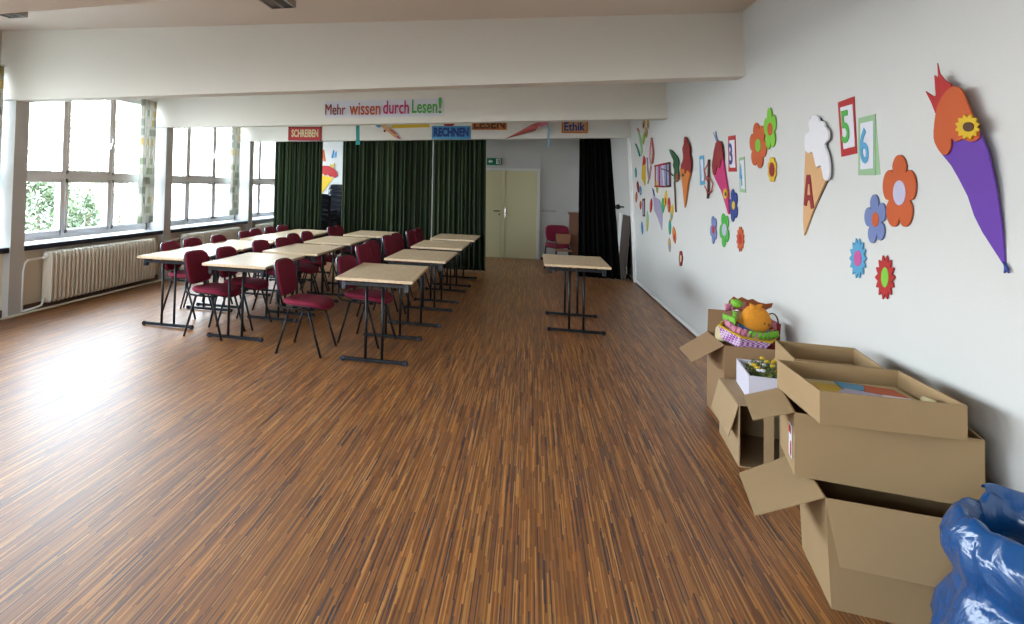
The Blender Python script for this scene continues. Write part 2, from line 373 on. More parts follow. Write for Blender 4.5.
for k, (ya, yb, lab) in enumerate([(5.80, 6.22, wc_lab[0]), (9.12, 9.50, wc_lab[1]), (12.42, 12.80, wc_lab[2])]):
    r = empty('window_curtain', (-5.72, (ya+yb)/2, .92), lab, 'curtain', 'patterned curtains at the windows')
    cloth(ya, yb, .92, 2.84, -5.72, .035, 5, 'curtain_cloth', M['patch'], r, seed=k+3)
    MB().box((-5.745, ya-.05, 2.83), (-5.70, yb+.04, 2.86)).build('curtain_rail', M['white'], r)

# ------------------------------------------------------------------ radiators
def radiator(ya, n_sec, lab):
    pitch = .0805; r = empty('radiator', (-5.54, ya, .07), lab, 'radiator', 'column radiators under the windows')
    z0, z1 = .09, .70
    body = MB()
    for k in range(n_sec):
        y = ya+k*pitch; prof = []
        for (xx, zz) in [(-5.62, z0+.03), (-5.60, z0), (-5.50, z0), (-5.475, z0+.03), (-5.475, z1-.05), (-5.49, z1-.012), (-5.52, z1), (-5.60, z1), (-5.62, z1-.03)]:
            prof.append((xx, zz))
        wdt = .021
        cx_ = -5.548; cz_ = (z0+z1)/2
        rg = []
        for (t, s_) in ((-wdt, .70), (-wdt*.6, .94), (0, 1), (wdt*.6, .94), (wdt, .70)):
            rg.append([Vector((cx_+(a-cx_)*s_, y+t, cz_+(b-cz_)*(1-(1-s_)*.12))) for a, b in prof])
        body.rings(rg)
    body.tube([(-5.548, ya-.02, z1-.07), (-5.548, ya+pitch*(n_sec-1)+.02, z1-.07)], .028).tube([(-5.548, ya-.02, z0+.05), (-5.548, ya+pitch*(n_sec-1)+.02, z0+.05)], .028)
    body.build('radiator_body', M['radiator'], r, smooth=True)
    MB().tube([(-5.548, ya-.02, z1-.07), (-5.548, ya-.12, z1-.07)], .018).ball((-5.53, ya-.07, z1-.05), .028).build('valve', M['winframe'], r, smooth='all')
    MB().tube([(-5.548, ya-.10, z1-.07), (-5.56, ya-.33, z1-.075), (-5.565, ya-.38, z1-.11), (-5.565, ya-.40, z1-.2), (-5.565, ya-.40, .04)], .014).build('supply_pipe', M['white'], r, smooth='all')
    MB().tube([(-5.548, ya-.02, z0+.05), (-5.548, ya-.06, z0+.04), (-5.55, ya-.09, z0-.02), (-5.552, ya-.22, .055), (-5.555, ya-.40, .05)], .014).build('return_pipe', M['white'], r, smooth='all')
    for yy in (ya+.3, ya+pitch*n_sec-.4):
        MB().box((-5.66, yy-.015, z0+.02), (-5.6, yy+.015, z0+.06)).build('wall_bracket', M['winframe'], r)
    return r
radiator(6.90, 30, 'cream column radiator under the nearest window, widest of the radiators')
radiator(10.25, 28, 'cream column radiator under the middle window behind the burgundy chairs')
radiator(13.45, 28, 'cream column radiator under the far window by the green curtain edge')
r = tag(MB().tube([(-5.50, -3.5, .035), (-5.50, 16.1, .035)], .013).build('heating_pipe', M['radiator'], smooth='all'), 'long white heating pipe running along the floor under the radiators', 'pipe')

# ------------------------------------------------------------------ ceiling lamps
def louver(x0, x1, y0, y1, lab):
    z = min(cz(x0), cz(x1)); r = empty('ceiling_lamp', ((x0+x1)/2, (y0+y1)/2, z), lab, 'lamp', 'louvered ceiling lamps')
    MB().box((x0, y0, z-.03), (x1, y1, z+.06)).build('housing', M['white'], r, bevel=.004)
    m_ = MB().box((x0, y0, z-.09), (x0+.012, y1, z-.03)).box((x1-.012, y0, z-.09), (x1, y1, z-.03)).box(((x0+x1)/2-.006, y0, z-.09), ((x0+x1)/2+.006, y1, z-.03)).box((x0, y0, z-.09), (x1, y0+.01, z-.03)).box((x0, y1-.01, z-.09), (x1, y1, z-.03))
    k = y0+.05
    while k < y1: m_.box((x0, k, z-.085), (x1, k+.004, z-.035)); k += .05
    m_.build('louver_grid', mat('lamp_grid', (.30, .29, .27), .35, metal=.3), r)
    MB().tube([((x0+x1)/2-.05, y0+.04, z-.045), ((x0+x1)/2-.05, y1-.04, z-.045)], .012).build('tube', M['white'], r, smooth='all')
louver(-2.14, -1.92, 4.15, 5.36, 'unlit louvered ceiling lamp over the open floor at the top picture edge')
louver(-4.90, -4.69, 4.0, 5.40, 'unlit louvered ceiling lamp near the windows beside the first beam')

# ------------------------------------------------------------------ back wall door, sign, rail
d = empty('door_1', (-.60, Y1, 0), kind='structure')
MB().box((.12, Y1-.04, 0), (.19, Y1, 2.06)).box((-1.62, Y1-.04, 0), (-1.55, Y1, 2.06)).box((-1.55, Y1-.04, 2.0), (.12, Y1, 2.06)).build('door_frame', M['doorframe'], d, bevel=.005)
MB().box((-1.55, Y1-.03, .005), (-.665, Y1-.002, 1.995)).build('door_leaf', M['door'], d, bevel=.003)
MB().box((-.57, Y1-.03, .005), (.12, Y1-.002, 1.995)).build('door_leaf', M['door'], d, bevel=.003)
MB().box((-.660, Y1-.036, .005), (-.575, Y1-.002, 1.995)).build('astragal', M['door'], d, bevel=.003)
MB().tube([(-.70, Y1-.03, 1.07), (-.70, Y1-.07, 1.07), (-.83, Y1-.075, 1.07)], .012).ball((-.70, Y1-.04, .99), .018).build('door_handle', M['black'], d, smooth='all')
MB().box((-.585, Y1-.045, .93), (-.56, Y1-.03, 1.15)).build('flush_bolt', M['chrome'], d)
def text_obj(body, name, m, parent, size, loc, rot='back', ext=.004, bold=.0, align='CENTER', yaw=0, sx=1.0):
    cu = bpy.data.curves.new(name, 'FONT'); cu.body = body; cu.size = size; cu.extrude = ext; cu.offset = bold; cu.align_x = align; cu.align_y = 'CENTER'
    cu.resolution_u = 3
    cu.materials.append(m); tmp = bpy.data.objects.new(name, cu); C.objects.link(tmp)
    bpy.context.view_layer.update()
    me = bpy.data.meshes.new_from_object(tmp.evaluated_get(bpy.context.evaluated_depsgraph_get()))
    bpy.data.objects.remove(tmp); bpy.data.curves.remove(cu)
    if rot == 'back': R_ = Matrix(((1, 0, 0), (0, 0, -1), (0, 1, 0)))       # faces -Y
    else: R_ = Matrix(((0, 0, -1), (-1, 0, 0), (0, 1, 0)))                  # faces -X, reads towards -Y
    R_ = R_ @ Matrix.Rotation(yaw, 3, 'Z') @ Matrix.Diagonal((sx, 1, 1))
    base = parent.location if parent else Vector((0, 0, 0))
    for v in me.vertices: v.co = R_ @ v.co + Vector(loc) - base
    me.name = name
    if not me.materials: me.materials.append(m)
    o = bpy.data.objects.new(name, me); C.objects.link(o); o.parent = parent; return o
es = empty('exit_sign', (-.83, Y1-.02, 2.21), 'small green emergency exit sign with arrow and running figure above the cream door', 'sign')
MB().box((-1.0, Y1-.02, 2.125), (-.66, Y1-.0, 2.29)).build('sign_plate', mat('exit_green', (.0, .16, .07), .4), es)
a = MB().prism([(-.97, Y1-.022, 2.21), (-.925, Y1-.022, 2.165), (-.925, Y1-.022, 2.19), (-.87, Y1-.022, 2.19), (-.87, Y1-.022, 2.23), (-.925, Y1-.022, 2.23), (-.925, Y1-.022, 2.255)], (0, -.003, 0))
a.build('arrow', M['white'], es)
a = MB().box((-.79, Y1-.025, 2.15), (-.76, Y1-.022, 2.27)).box((-.705, Y1-.025, 2.14), (-.69, Y1-.022, 2.275)).box((-.79, Y1-.025, 2.265), (-.69, Y1-.022, 2.277))
a.tube([(-.735, Y1-.024, 2.225), (-.745, Y1-.024, 2.185), (-.72, Y1-.024, 2.145)], .010, 6).tube([(-.745, Y1-.024, 2.185), (-.765, Y1-.024, 2.15)], .009, 6).ball((-.728, Y1-.024, 2.247), (.013, .004, .013)).build('running_figure', M['white'], es)
rl = empty('coat_rail', (.36, Y1-.02, 1.11), 'narrow grey wall rail beside the cream double door', 'rail')
MB().box((.20, Y1-.025, 1.085), (.54, Y1, 1.13)).build('rail_board', mat('rail_grey', (.42, .40, .38), .5), rl, bevel=.004)
for x in (.26, .37, .48): MB().tube([(x, Y1-.02, 1.11), (x, Y1-.06, 1.10), (x, Y1-.065, 1.125)], .006, 6).build('hook', M['chrome'], rl, smooth='all')

# ------------------------------------------------------------------ dark stage curtains
def stage_curtain(xa, xb, lab, m, folds, flare=0, seed=1, amp=.042):
    r = empty('stage_curtain', ((xa+xb)/2, 13.30, .02), lab, 'curtain', 'dark curtains hung under the third beam')
    cloth(xa, xb, .02, 2.58, 13.30, amp, folds, 'curtain_cloth', m, r, axis='x', nz=14, seed=seed, flare=flare, rough=1)
    MB().tube([(xa-.05, 13.30, 2.6), (xb+.05, 13.30, 2.6)], .012).build('curtain_rail', M['steel'], r, smooth='all')
    return r
def X(px, y=190, Y=13.28): return aty(px, y, Y).x
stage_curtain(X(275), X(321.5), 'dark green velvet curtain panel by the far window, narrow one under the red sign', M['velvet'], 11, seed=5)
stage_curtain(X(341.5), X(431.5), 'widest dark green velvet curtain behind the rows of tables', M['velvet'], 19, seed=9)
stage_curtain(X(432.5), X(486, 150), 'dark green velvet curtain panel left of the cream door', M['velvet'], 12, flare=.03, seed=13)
stage_curtain(X(579), X(610, 150), 'black velvet curtain panel right of the cream door, flaring at the hem', M['velvet_black'], 7, flare=.2, seed=17)

# ------------------------------------------------------------------ signs on beam three
YB3 = COLY[5]; YB2 = COLY[4]
def sign(px0, px1, py0, py1, Y, name, lab, bg, body, tcol, size=None, border=None, sx=1.0, bold=.006, tz=0, group='painted subject signs on the far beam'):
    a = aty(px0, py1, Y); b = aty(px1, py0, Y); cz_ = (a.z+b.z)/2; r = empty('subject_sign', ((a.x+b.x)/2, Y-.006, cz_), lab, 'sign', group)
    MB().box((a.x, Y-.010, a.z), (b.x, Y, b.z)).build('sign_board', M[bg], r, bevel=.002)
    h = b.z-a.z
    if border:
        bw = .025
        f = MB().box((a.x, Y-.014, a.z), (b.x, Y-.009, a.z+bw)).box((a.x, Y-.014, b.z-bw), (b.x, Y-.009, b.z)).box((a.x, Y-.014, a.z), (a.x+bw, Y-.009, b.z)).box((b.x-bw, Y-.014, a.z), (b.x, Y-.009, b.z))
        f.build('sign_border', M[border], r)
    o_ = text_obj(body, 'lettering', M[tcol], r, size or h*.95, ((a.x+b.x)/2, Y-.014, cz_+tz), bold=bold, sx=sx)
    xs_ = [v.co.x for v in o_.data.vertices]; k_ = (b.x-a.x)*(.90 if not border else .80)/(max(xs_)-min(xs_)); c_ = (max(xs_)+min(xs_))/2
    for v in o_.data.vertices: v.co.x = (v.co.x-c_)*k_
    return r
sign(288.3, 322, 126.7, 140.6, YB3, 'sign', 'red painted sign reading SCHREIBEN in cream letters above the narrow green curtain', 'p_red', 'SCHREIBEN', 'p_cream', .205, 'p_darkred', sx=.70, bold=.006)
sign(431.8, 471, 126, 139.2, YB3, 'sign', 'sky blue painted sign reading RECHNEN in navy letters', 'p_sky', 'RECHNEN', 'p_navy', .22, None, sx=.83, bold=.012)
sign(472, 507, 115.5, 130, YB3, 'sign', 'orange painted sign reading LESEN in dark letters, its top hidden by the beam', 'p_orange_lt', 'LESEN', 'p_brown', .23, None, sx=.95, bold=.007, tz=-.035)
sign(561.5, 588, 117.5, 133.2, YB3, 'sign', 'tan painted sign reading Ethik in navy letters', 'p_peach', 'Ethik', 'p_navy', .21, 'p_orange_lt', sx=.95, bold=.004, tz=-.03)
def poly_y(pts, Y, t, name, m, parent, t0=0, **k):      # pixel polygon on a plane of constant Y
    return MB().prism([aty(x, y, Y)+Vector((0, -t0, 0)) for x, y in pts], (0, -t, 0)).build(name, M[m], parent, **k)
def pos_y(x, y, Y): return aty(x, y, Y)
r = empty('paper_ribbon', pos_y(358, 134, YB3), 'teal paper ribbon hanging from the far beam above the widest curtain', 'ribbon')
poly_y([(356, 122), (359.5, 122), (359.8, 144.5), (356.2, 144.5)], YB3, .004, 'strip', 'p_teal', r)
poly_y([(355.8, 140.5), (360.2, 140.5), (360.2, 144.8), (355.8, 144.8)], YB3, .004, 'tail', 'p_teal', r, t0=.005)
r = empty('paper_pencil', pos_y(388, 130, YB3), 'slanting painted paper pencil cone on the far beam left of the yellow strip', 'paper decoration')
poly_y([(374, 121), (384, 122.5), (401.5, 139.3), (395, 137.5)], YB3, .02, 'cone', 'p_peach', r, t0=.004)
poly_y([(374, 121), (384, 122.5), (380, 128), (376.5, 126.5)], YB3, .006, 'tip', 'p_sky', r, t0=.026)
poly_y([(389, 130), (392, 129.5), (397, 134), (394.5, 134)], YB3, .006, 'patch', 'p_rose', r, t0=.026)
poly_y([(383.8, 130), (386, 130), (386, 132.5), (384, 132)], YB3, .006, 'dot', 'p_darkred', r, t0=.026)
poly_y([(396, 136), (399, 136.5), (401.5, 139.3), (398.5, 138.6)], YB3, .006, 'point', 'p_magenta', r, t0=.026)
tag(poly_y([(391.5, 117), (429.5, 117), (429.5, 127.3), (391.5, 128.3)], YB3, .006, 'paper_strip', 'p_yellow', None), 'yellow paper strip on the far beam just under the second beam', 'paper decoration')
tag(MB().prism([aty(449+6*math.cos(a*PI/8), 122+5.5*math.sin(a*PI/8), YB3) for a in range(16)], (0, -.008, 0)).build('paper_disc', M['p_red']), 'small red orange paper disc on the far beam above the blue sign', 'paper decoration')
r = empty('paper_school_cone', pos_y(530, 130, YB3), 'pale pink paper school cone slanting on the far beam beside the tan sign', 'paper decoration')
def cone3(tip, m0, w, name, m, parent, depth=.12):      # half cone: tip, mouth centre, mouth half-width vector
    mb_ = MB(); rings_ = []; ax = (m0-tip)
    for s_ in (.02, .35, .7, 1.0):
        c = tip+ax*s_; rings_.append([c + w*s_*math.cos(a*PI/8) + Vector((0, -depth*s_*math.sin(a*PI/8), 0)) for a in range(9)])
    mb_.rings(rings_); return mb_.build(name, m, parent, smooth=True)
tip = aty(504.5, 139.2, YB3-.01); mth = aty(541, 123.5, YB3-.01); w = (aty(545.5, 127.3, YB3)-aty(528, 120, YB3))*.33
cone3(tip, mth, Vector((.10, 0, .13)), 'cone_body', M['p_rose'], r)
poly_y([(534, 118), (551, 118), (548, 124.5), (541, 127), (536, 124)], YB3-.10, .01, 'mouth_frill', 'p_ltpink', r)
MB().tube([aty(547.5, 122, YB3-.03), aty(549, 130, YB3-.03), aty(548, 137, YB3-.03), aty(549.8, 141, YB3-.03), aty(549, 147, YB3-.03)], .018, 5).build('ribbon', M['p_skylt'], r, smooth='all')
# long banner on beam two
bn = empty('wall_banner', pos_y(384, 108, YB2), 'pale paper banner reading Mehr wissen durch Lesen! in coloured letters on the middle beam', 'banner')
poly_y([(325.5, 101.3), (444, 98.0), (444, 116.0), (325.5, 118)], YB2, .003, 'paper_strip', 'p_paper', bn)
for wd, p0, p1, yy, col, sz in [('Mehr', 325.5, 345.5, 110.2, 'p_darkred', .235), ('wissen', 349.5, 380.5, 109.2, 'p_orange', .27), ('durch', 383.3, 409, 108.1, 'p_magenta', .27), ('Lesen', 412, 437.3, 107.2, 'p_green', .27), ('!', 438.5, 441.8, 106.4, 'p_green', .32)]:
    a = aty(p0, yy, YB2); b = aty(p1, yy, YB2)
    o = text_obj(wd, 'lettering_'+('mark' if wd == '!' else wd.lower()), M[col], bn, sz, ((a.x+b.x)/2, YB2-.008, a.z), bold=.0 if wd == 'Mehr' else .003)
    xs_ = [v.co.x for v in o.data.vertices]; wd_ = max(xs_)-min(xs_); cx_ = (max(xs_)+min(xs_))/2; tgt = (a.x+b.x)/2-bn.location.x
    for v in o.data.vertices: v.co.x = tgt+(v.co.x-cx_)*(b.x-a.x)/wd_
# pictures on the back wall seen through the curtain gap
YW = Y1
r = empty('painted_school_cone', pos_y(326, 180, YW), 'yellow paper school cone with red scalloped top on the back wall between the curtains', 'paper decoration')
poly_y([(318, 174), (333.5, 178), (323, 192), (316, 200)], YW, .01, 'cone_body', 'p_yellow', r)
poly_y([(318, 170), (320, 167), (324, 165.5), (329, 166), (334, 168.5), (337, 172), (337.3, 176), (335, 178), (332.5, 176.2), (330.5, 177), (328, 174.5), (325, 175.5), (322, 172.8), (319, 174)], YW, .012, 'scalloped_top', 'p_red', r, t0=.011)
poly_y([(330, 163.5), (332, 165.5), (335, 163), (334.5, 167.5), (330.5, 166.5)], YW, .006, 'star', 'p_yellow', r, t0=.011)
r = empty('paper_digit', pos_y(334, 155, YW), 'small blue paper shapes on the back wall above the yellow cone', 'paper decoration')
poly_y([(331.2, 157.5), (333.3, 150), (334.6, 150.3), (333.2, 158.5)], YW, .006, 'stroke', 'p_blue', r)
poly_y([(334.6, 153), (337, 151), (336.6, 157), (334.5, 158.2)], YW, .006, 'stroke', 'p_sky', r)
tag(poly_y([(322, 150), (324.3, 149.5), (325.8, 161.5), (323.2, 161.3)], YW, .006, 'paper_stroke', 'p_orange', None), 'small orange paper stroke on the back wall beside the green curtain', 'paper decoration')

# ------------------------------------------------------------------ chairs
def sup(n, w, d, e=3.2):
    out = []
    for i in range(n):
        a = 2*PI*i/n; c, s_ = math.cos(a), math.sin(a)
        out.append((math.copysign(abs(c)**(2/e), c)*w, math.copysign(abs(s_)**(2/e), s_)*d))
    return out
def cushion(hx, hy, levels, fn, n=28, e=3.2):      # levels: (height, scale) ; fn maps (u,v,h)->Vector
    mb_ = MB(); mb_.rings([[fn(u, v, h) for u, v in sup(n, hx*s_ if s_ < 0 else hx-(1-s_)*.1, hy-(1-s_)*.1, e)] for h, s_ in levels])
    # centre fill: shrink rings for a gentle dome
    return mb_
def make_chair(fab, name='office_chair', cat='chair'):
    r = empty(name, (0, 0, 0), 'x', cat)
    def seat_fn(u, v, h):      # u along x, v along y
        drop = -.035*max(0, (u/.22))**3 + .012*(v/.23)**2 + .012*max(0, -u/.22)**2
        return Vector((u+.005, v, h+drop+.024))
    cushion(.225, .235, [(.418, .75), (.416, .9), (.425, .985), (.440, 1.0), (.455, .97), (.464, .86), (.470, .5), (.472, .05-.9)], seat_fn).build('seat', fab, r, smooth='all') if False else None
    mb_ = MB(); lv = [(.418, .93), (.424, 1.0), (.442, 1.01), (.456, .97), (.465, .88), (.471, .6), (.473, .25)]
    mb_.rings([[seat_fn(u*s_, v*s_, h) for u, v in sup(32, .225, .235)] for h, s_ in lv]); mb_.build('seat', fab, r, smooth='all')
    mb_ = MB(); mb_.rings([[seat_fn(u*s_, v*s_, h) for u, v in sup(32, .220, .230)] for h, s_ in [(.398, .72), (.402, .88), (.412, .96), (.420, .97)]]); mb_.build('seat_shell', M['plastic_black'], r, smooth='all')
    def back_fn(v, w_, h):     # v across (y), w_ up, h depth (+x front)
        z = .683+w_; lean = -.235-(w_+.17)*.20
        curve = .022*(v/.2)**2
        taper = 1-.10*max(0, -w_/.17)
        return Vector((lean+h+curve, v*taper, z))
    mb_ = MB(); mb_.rings([[back_fn(u*s_, v*s_, h) for u, v in sup(36, .228, .168, 4.2)] for h, s_ in [(.0, .97), (.008, 1.0), (.022, .99), (.032, .93), (.037, .75), (.039, .3)]]); mb_.build('backrest', fab, r, smooth='all')
    mb_ = MB(); mb_.rings([[back_fn(u*s_, v*s_, h) for u, v in sup(36, .232, .172, 4.2)] for h, s_ in [(-.030, .3), (-.028, .8), (-.018, .96), (-.004, 1.0), (.004, 1.0)]]); mb_.build('backrest_shell', M['plastic_black'], r, smooth='all')
    t = .0115
    for s_ in (-1, 1):
        y = .225*s_; yf = .245*s_
        MB().tube([(-.225, yf, .0), (-.11, y, .419)], t, 8, 1.25).build('leg', M['steel'], r, smooth='all')
        MB().tube([(.215, yf, .0), (.075, y, .419)], t, 8, 1.25).build('leg', M['steel'], r, smooth='all')
        MB().tube([(.14, y, .424), (-.10, y, .424), (-.20, y*.98, .429), (-.235, y*.95, .45), (-.25, y*.9, .48), (-.262, y*.8, .58)], .0105, 8).build('back_support', M['steel'], r, smooth='all')
    MB().tube([(-.10, -.225, .419), (-.10, .225, .419)], .0105).tube([(.08, -.225, .419), (.08, .225, .419)], .0105).build('cross_tube', M['steel'], r, smooth='all')
    return r
chair0 = make_chair(M['burgundy']); used = [False]
def place(x, y, lab, rz=0, group='burgundy chairs at the tables', z=0):
    if not used[0]: o = chair0; used[0] = True
    else: o = copy_tree(chair0)
    o.location = (x, y, z); o.rotation_euler = (0, 0, rz); o['label'] = lab; o['category'] = 'chair'; o['group'] = group
    return o
pc = lambda x, y, lab, rz=0: place(x, y, lab, rz)
pc(-2.035, 6.27, 'burgundy chair standing free with all four legs clear, nearest the camera', -.02)
pc(-1.58, 6.86, 'burgundy chair tucked under the nearest beige table of the aisle row', -.16)
pc(-1.73, 8.26, 'burgundy chair behind the foremost aisle table, nearer of its overlapping pair', -.20)
pc(-1.77, 8.86, 'burgundy chair behind the foremost aisle table, farther of its overlapping pair', -.16)
pc(-1.77, 9.98, 'burgundy chair at the third aisle table, upright with pale blue shell edge', -.14)
pc(-1.74, 10.53, 'burgundy chair at the third aisle table, beside another with visible gap', -.12)
pc(-1.68, 11.45, 'burgundy chair at the last aisle table, front one of the farthest pair', -.14)
pc(-1.65, 12.02, 'burgundy chair at the last aisle table, rear one of the farthest pair', -.08)
pc(-3.14, 6.54, 'burgundy chair with full back and seat seen, at the front table of the middle row', -.08)
pc(-3.05, 7.10, 'burgundy chair behind the front table of the middle row, only upper back showing', -.05)
pc(-3.06, 8.15, 'burgundy chair behind the far corner of the front middle-row table', -.08)
pc(-2.95, 8.68, 'burgundy chair at second middle-row table, left of a taller overlapping one', -.10)
pc(-3.08, 9.48, 'burgundy chair between second and third middle-row tables, right of overlapping pair', -.03)
pc(-3.05, 10.02, 'burgundy chair alone against the white tabletop of the window row', -.05)
pc(-3.06, 11.45, 'burgundy chair below the stacked chairs, left one of the far pair', -.05)
pc(-3.05, 11.87, 'burgundy chair below the stacked chairs, right one of the far pair', 0)
pc(-3.91, 7.38, 'burgundy chair beside the nearest radiator, first of the window row', .03)
pc(-3.92, 7.95, 'burgundy chair in front of the first column, second of the window row', -.02)
pc(-3.86, 8.60, 'burgundy chair before the left end of the middle radiator', .02)
pc(-3.86, 9.52, 'burgundy chair before the right end of the middle radiator, left of two', 0)
pc(-3.93, 10.10, 'burgundy chair under the second column, half hidden by its left neighbour', .03)
pc(-3.92, 10.70, 'burgundy chair by the far window, touching the green curtain edge', 0)
o = pc(-3.90, 11.22, 'burgundy chair turned with its dark shell showing before the green curtain', -.05)
place(.52, 14.75, 'dark burgundy chair facing forward near the back wall beside the brown cabinet', -PI/2, 'chair in the back area')

# stacked dark chairs in the gap
stk = make_chair(M['darkfabric'], 'stacked_chair')
first = True
for (x, y, n_, z0_, rz, nm) in [(-4.34, 14.30, 6, 0, PI/2-.1, 'left'), (-4.24, 15.05, 8, 0, PI/2+.15, 'right')]:
    for k in range(n_):
        o = stk if first else copy_tree(stk); first = False
        o.location = (x, y+.02*k, z0_+.105*k); o.rotation_euler = (0, 0, rz)
        ordn = ['bottom', 'second', 'third', 'fourth', 'fifth', 'sixth', 'seventh', 'topmost'][k]
        o['label'] = 'dark violet stacking chair, %s from the floor in the %s stack between the curtains' % (ordn, {'left': 'lower left', 'right': 'taller right'}[nm]) if k else 'dark violet stacking chair at the bottom of the %s stack between the curtains' % {'left': 'lower left', 'right': 'taller right'}[nm]
        if k == n_-1: o['label'] = 'dark violet stacking chair on top of the %s stack between the curtains' % {'left': 'lower left', 'right': 'taller right'}[nm]
        o['category'] = 'chair'; o['group'] = 'dark stacked chairs in the %s stack' % nm

# ------------------------------------------------------------------ tables
def make_table():
    r = empty('folding_table', (0, 0, 0), 'x', 'table'); W, L, H = .35, .61, .76
    MB().box((-W, -L, H-.026), (W, L, H)).build('tabletop', M['birch'], r, bevel=.004)
    MB().box((-W+.05, -L+.07, H-.052), (-W+.08, L-.07, H-.027)).box((W-.08, -L+.07, H-.052), (W-.05, L-.07, H-.027)).build('side_rail', M['steel'], r)
    for s_ in (-1, 1):
        y = .52*s_
        MB().box((-.28, y-.022, H-.075), (.28, y+.022, H-.045)).build('top_rail', M['steel'], r, bevel=.005)
        for xx in (-.075, .075): MB().tube([(xx, y, .03), (xx, y, H-.06)], .0135, 10).build('post', M['steel'], r, smooth='all')
        MB().box((-.285, y-.02, .008), (.285, y+.02, .038)).build('foot', M['steel'], r, bevel=.008)
        for xx in (-.285, .285): MB().box((xx-.022, y-.024, 0), (xx+.022, y+.024, .042)).build('foot_cap', M['plastic_black'], r, bevel=.008)
        for xx in (-.30, .27): MB().box((xx-.005, y-.03+.0*s_, H-.11), (xx+.035, y+.03, H-.027)).build('folding_catch', M['plastic_black'], r, bevel=.005)
    return r
t0 = make_table(); tu = [False]
def table(x, y, lab, rz=0, group='folding tables in three rows'):
    o = copy_tree(t0) if tu[0] else t0; tu[0] = True
    o.location = (x, y, 0); o.rotation_euler = (0, 0, rz); o['label'] = lab; o['category'] = 'table'; o['group'] = group; return o
table(-1.35, 6.56, 'beige-topped folding table nearest the camera at the front of the aisle row', .03)
table(-1.255, 8.34, 'beige folding table in the aisle row, directly behind the nearest one', -.01)
table(-1.24, 10.04, 'beige folding table in the aisle row, third from the camera', 0)
table(-1.20, 11.66, 'beige folding table at the far end of the aisle row by the door curtain', -.01)
table(-2.85, 6.91, 'white-looking folding table at the front of the middle row', 0)
table(-2.77, 8.35, 'folding table in the middle row, second from the camera', 0)
table(-2.77, 9.92, 'folding table in the middle row, third from the camera', 0)
table(-2.63, 11.55, 'folding table in the middle row, farthest and next to the green curtain', 0)
table(-3.77, 7.16, 'bright folding table at the front of the window row beside the radiator', .02)
table(-3.77, 8.43, 'bright folding table of the window row joined behind its front table', .01)
table(-3.74, 9.85, 'bright folding table of the window row, third from the camera', 0)
table(-3.72, 11.13, 'bright folding table of the window row, farthest by the narrow green curtain', 0)
table(.50, 8.70, 'lone beige folding table standing apart on the open floor', .0, 'folding table standing alone')

# ------------------------------------------------------------------ back area furniture
r = empty('wooden_cabinet', (1.05, 15.2, 0), 'tall reddish brown wooden cabinet half hidden by the black curtain', 'cabinet')
MB().box((.77, 15.0, .04), (1.35, 15.4, 1.09)).build('body', M['wood_brown'], r, bevel=.006)
MB().box((.74, 14.97, 1.09), (1.38, 15.42, 1.125)).build('top', M['wood_brown'], r, bevel=.006)
for x in (.79, 1.29): MB().box((x, 15.02, 0), (x+.04, 15.38, .05)).build('foot', M['black'], r)
MB().box((.79, 14.985, .10), (1.055, 15.0, .70)).build('door', M['wood_brown'], r, bevel=.004)
MB().box((1.065, 14.985, .10), (1.33, 15.0, .70)).build('door', M['wood_brown'], r, bevel=.004)
MB().box((.79, 14.985, .74), (1.33, 15.0, 1.05)).build('drawer', M['wood_brown'], r, bevel=.004)
r = empty('wooden_chair', (.62, 14.15, 0), 'small orange brown wooden school chair in front of the burgundy chair by the back wall', 'chair')
MB().box((.47, 14.30, .52), (.76, 14.32, .73)).build('backrest', M['wood_orange'], r, bevel=.01)
MB().box((.46, 13.98, .40), (.77, 14.30, .42)).build('seat', M['wood_orange'], r, bevel=.008)
for x in (.48, .75):
    MB().tube([(x, 14.0, 0), (x, 14.02, .41)], .012).build('leg', M['steel'], r, smooth='all')
    MB().tube([(x, 14.36, 0), (x, 14.29, .42), (x, 14.325, .70)], .012).build('leg', M['steel'], r, smooth='all')
r = empty('leaning_board', (1.68, 13.75, 0), 'dark brown board leaning on the right wall behind the black curtain', 'board')
MB().prism([(1.60, 13.30, 0), (1.63, 13.30, 0), (1.715, 13.30, 1.15), (1.685, 13.30, 1.15)], (0, .92, 0)).build('panel', mat('dark_board', (.06, .045, .035), .5), r)
r = empty('white_panel', (1.70, 14.6, 0), 'white panel leaning on the right wall behind the dark board', 'board')
MB().prism([(1.62, 14.36, 0), (1.65, 14.36, 0), (1.715, 14.36, 1.16), (1.69, 14.36, 1.16)], (0, .48, 0)).build('panel', M['white'], r)
r = empty('coat_peg', wr(622, 207), 'round black coat peg sticking out of the right wall near the black curtain', 'hook')
p = wr(624, 207); MB().tube([p, p+Vector((-.10, 0, 0))], .014).build('stem', M['black'], r, smooth='all')
MB().ball(p+Vector((-.11, 0, 0)), .05, 16, 10).build('knob', M['black'], r, smooth='all')

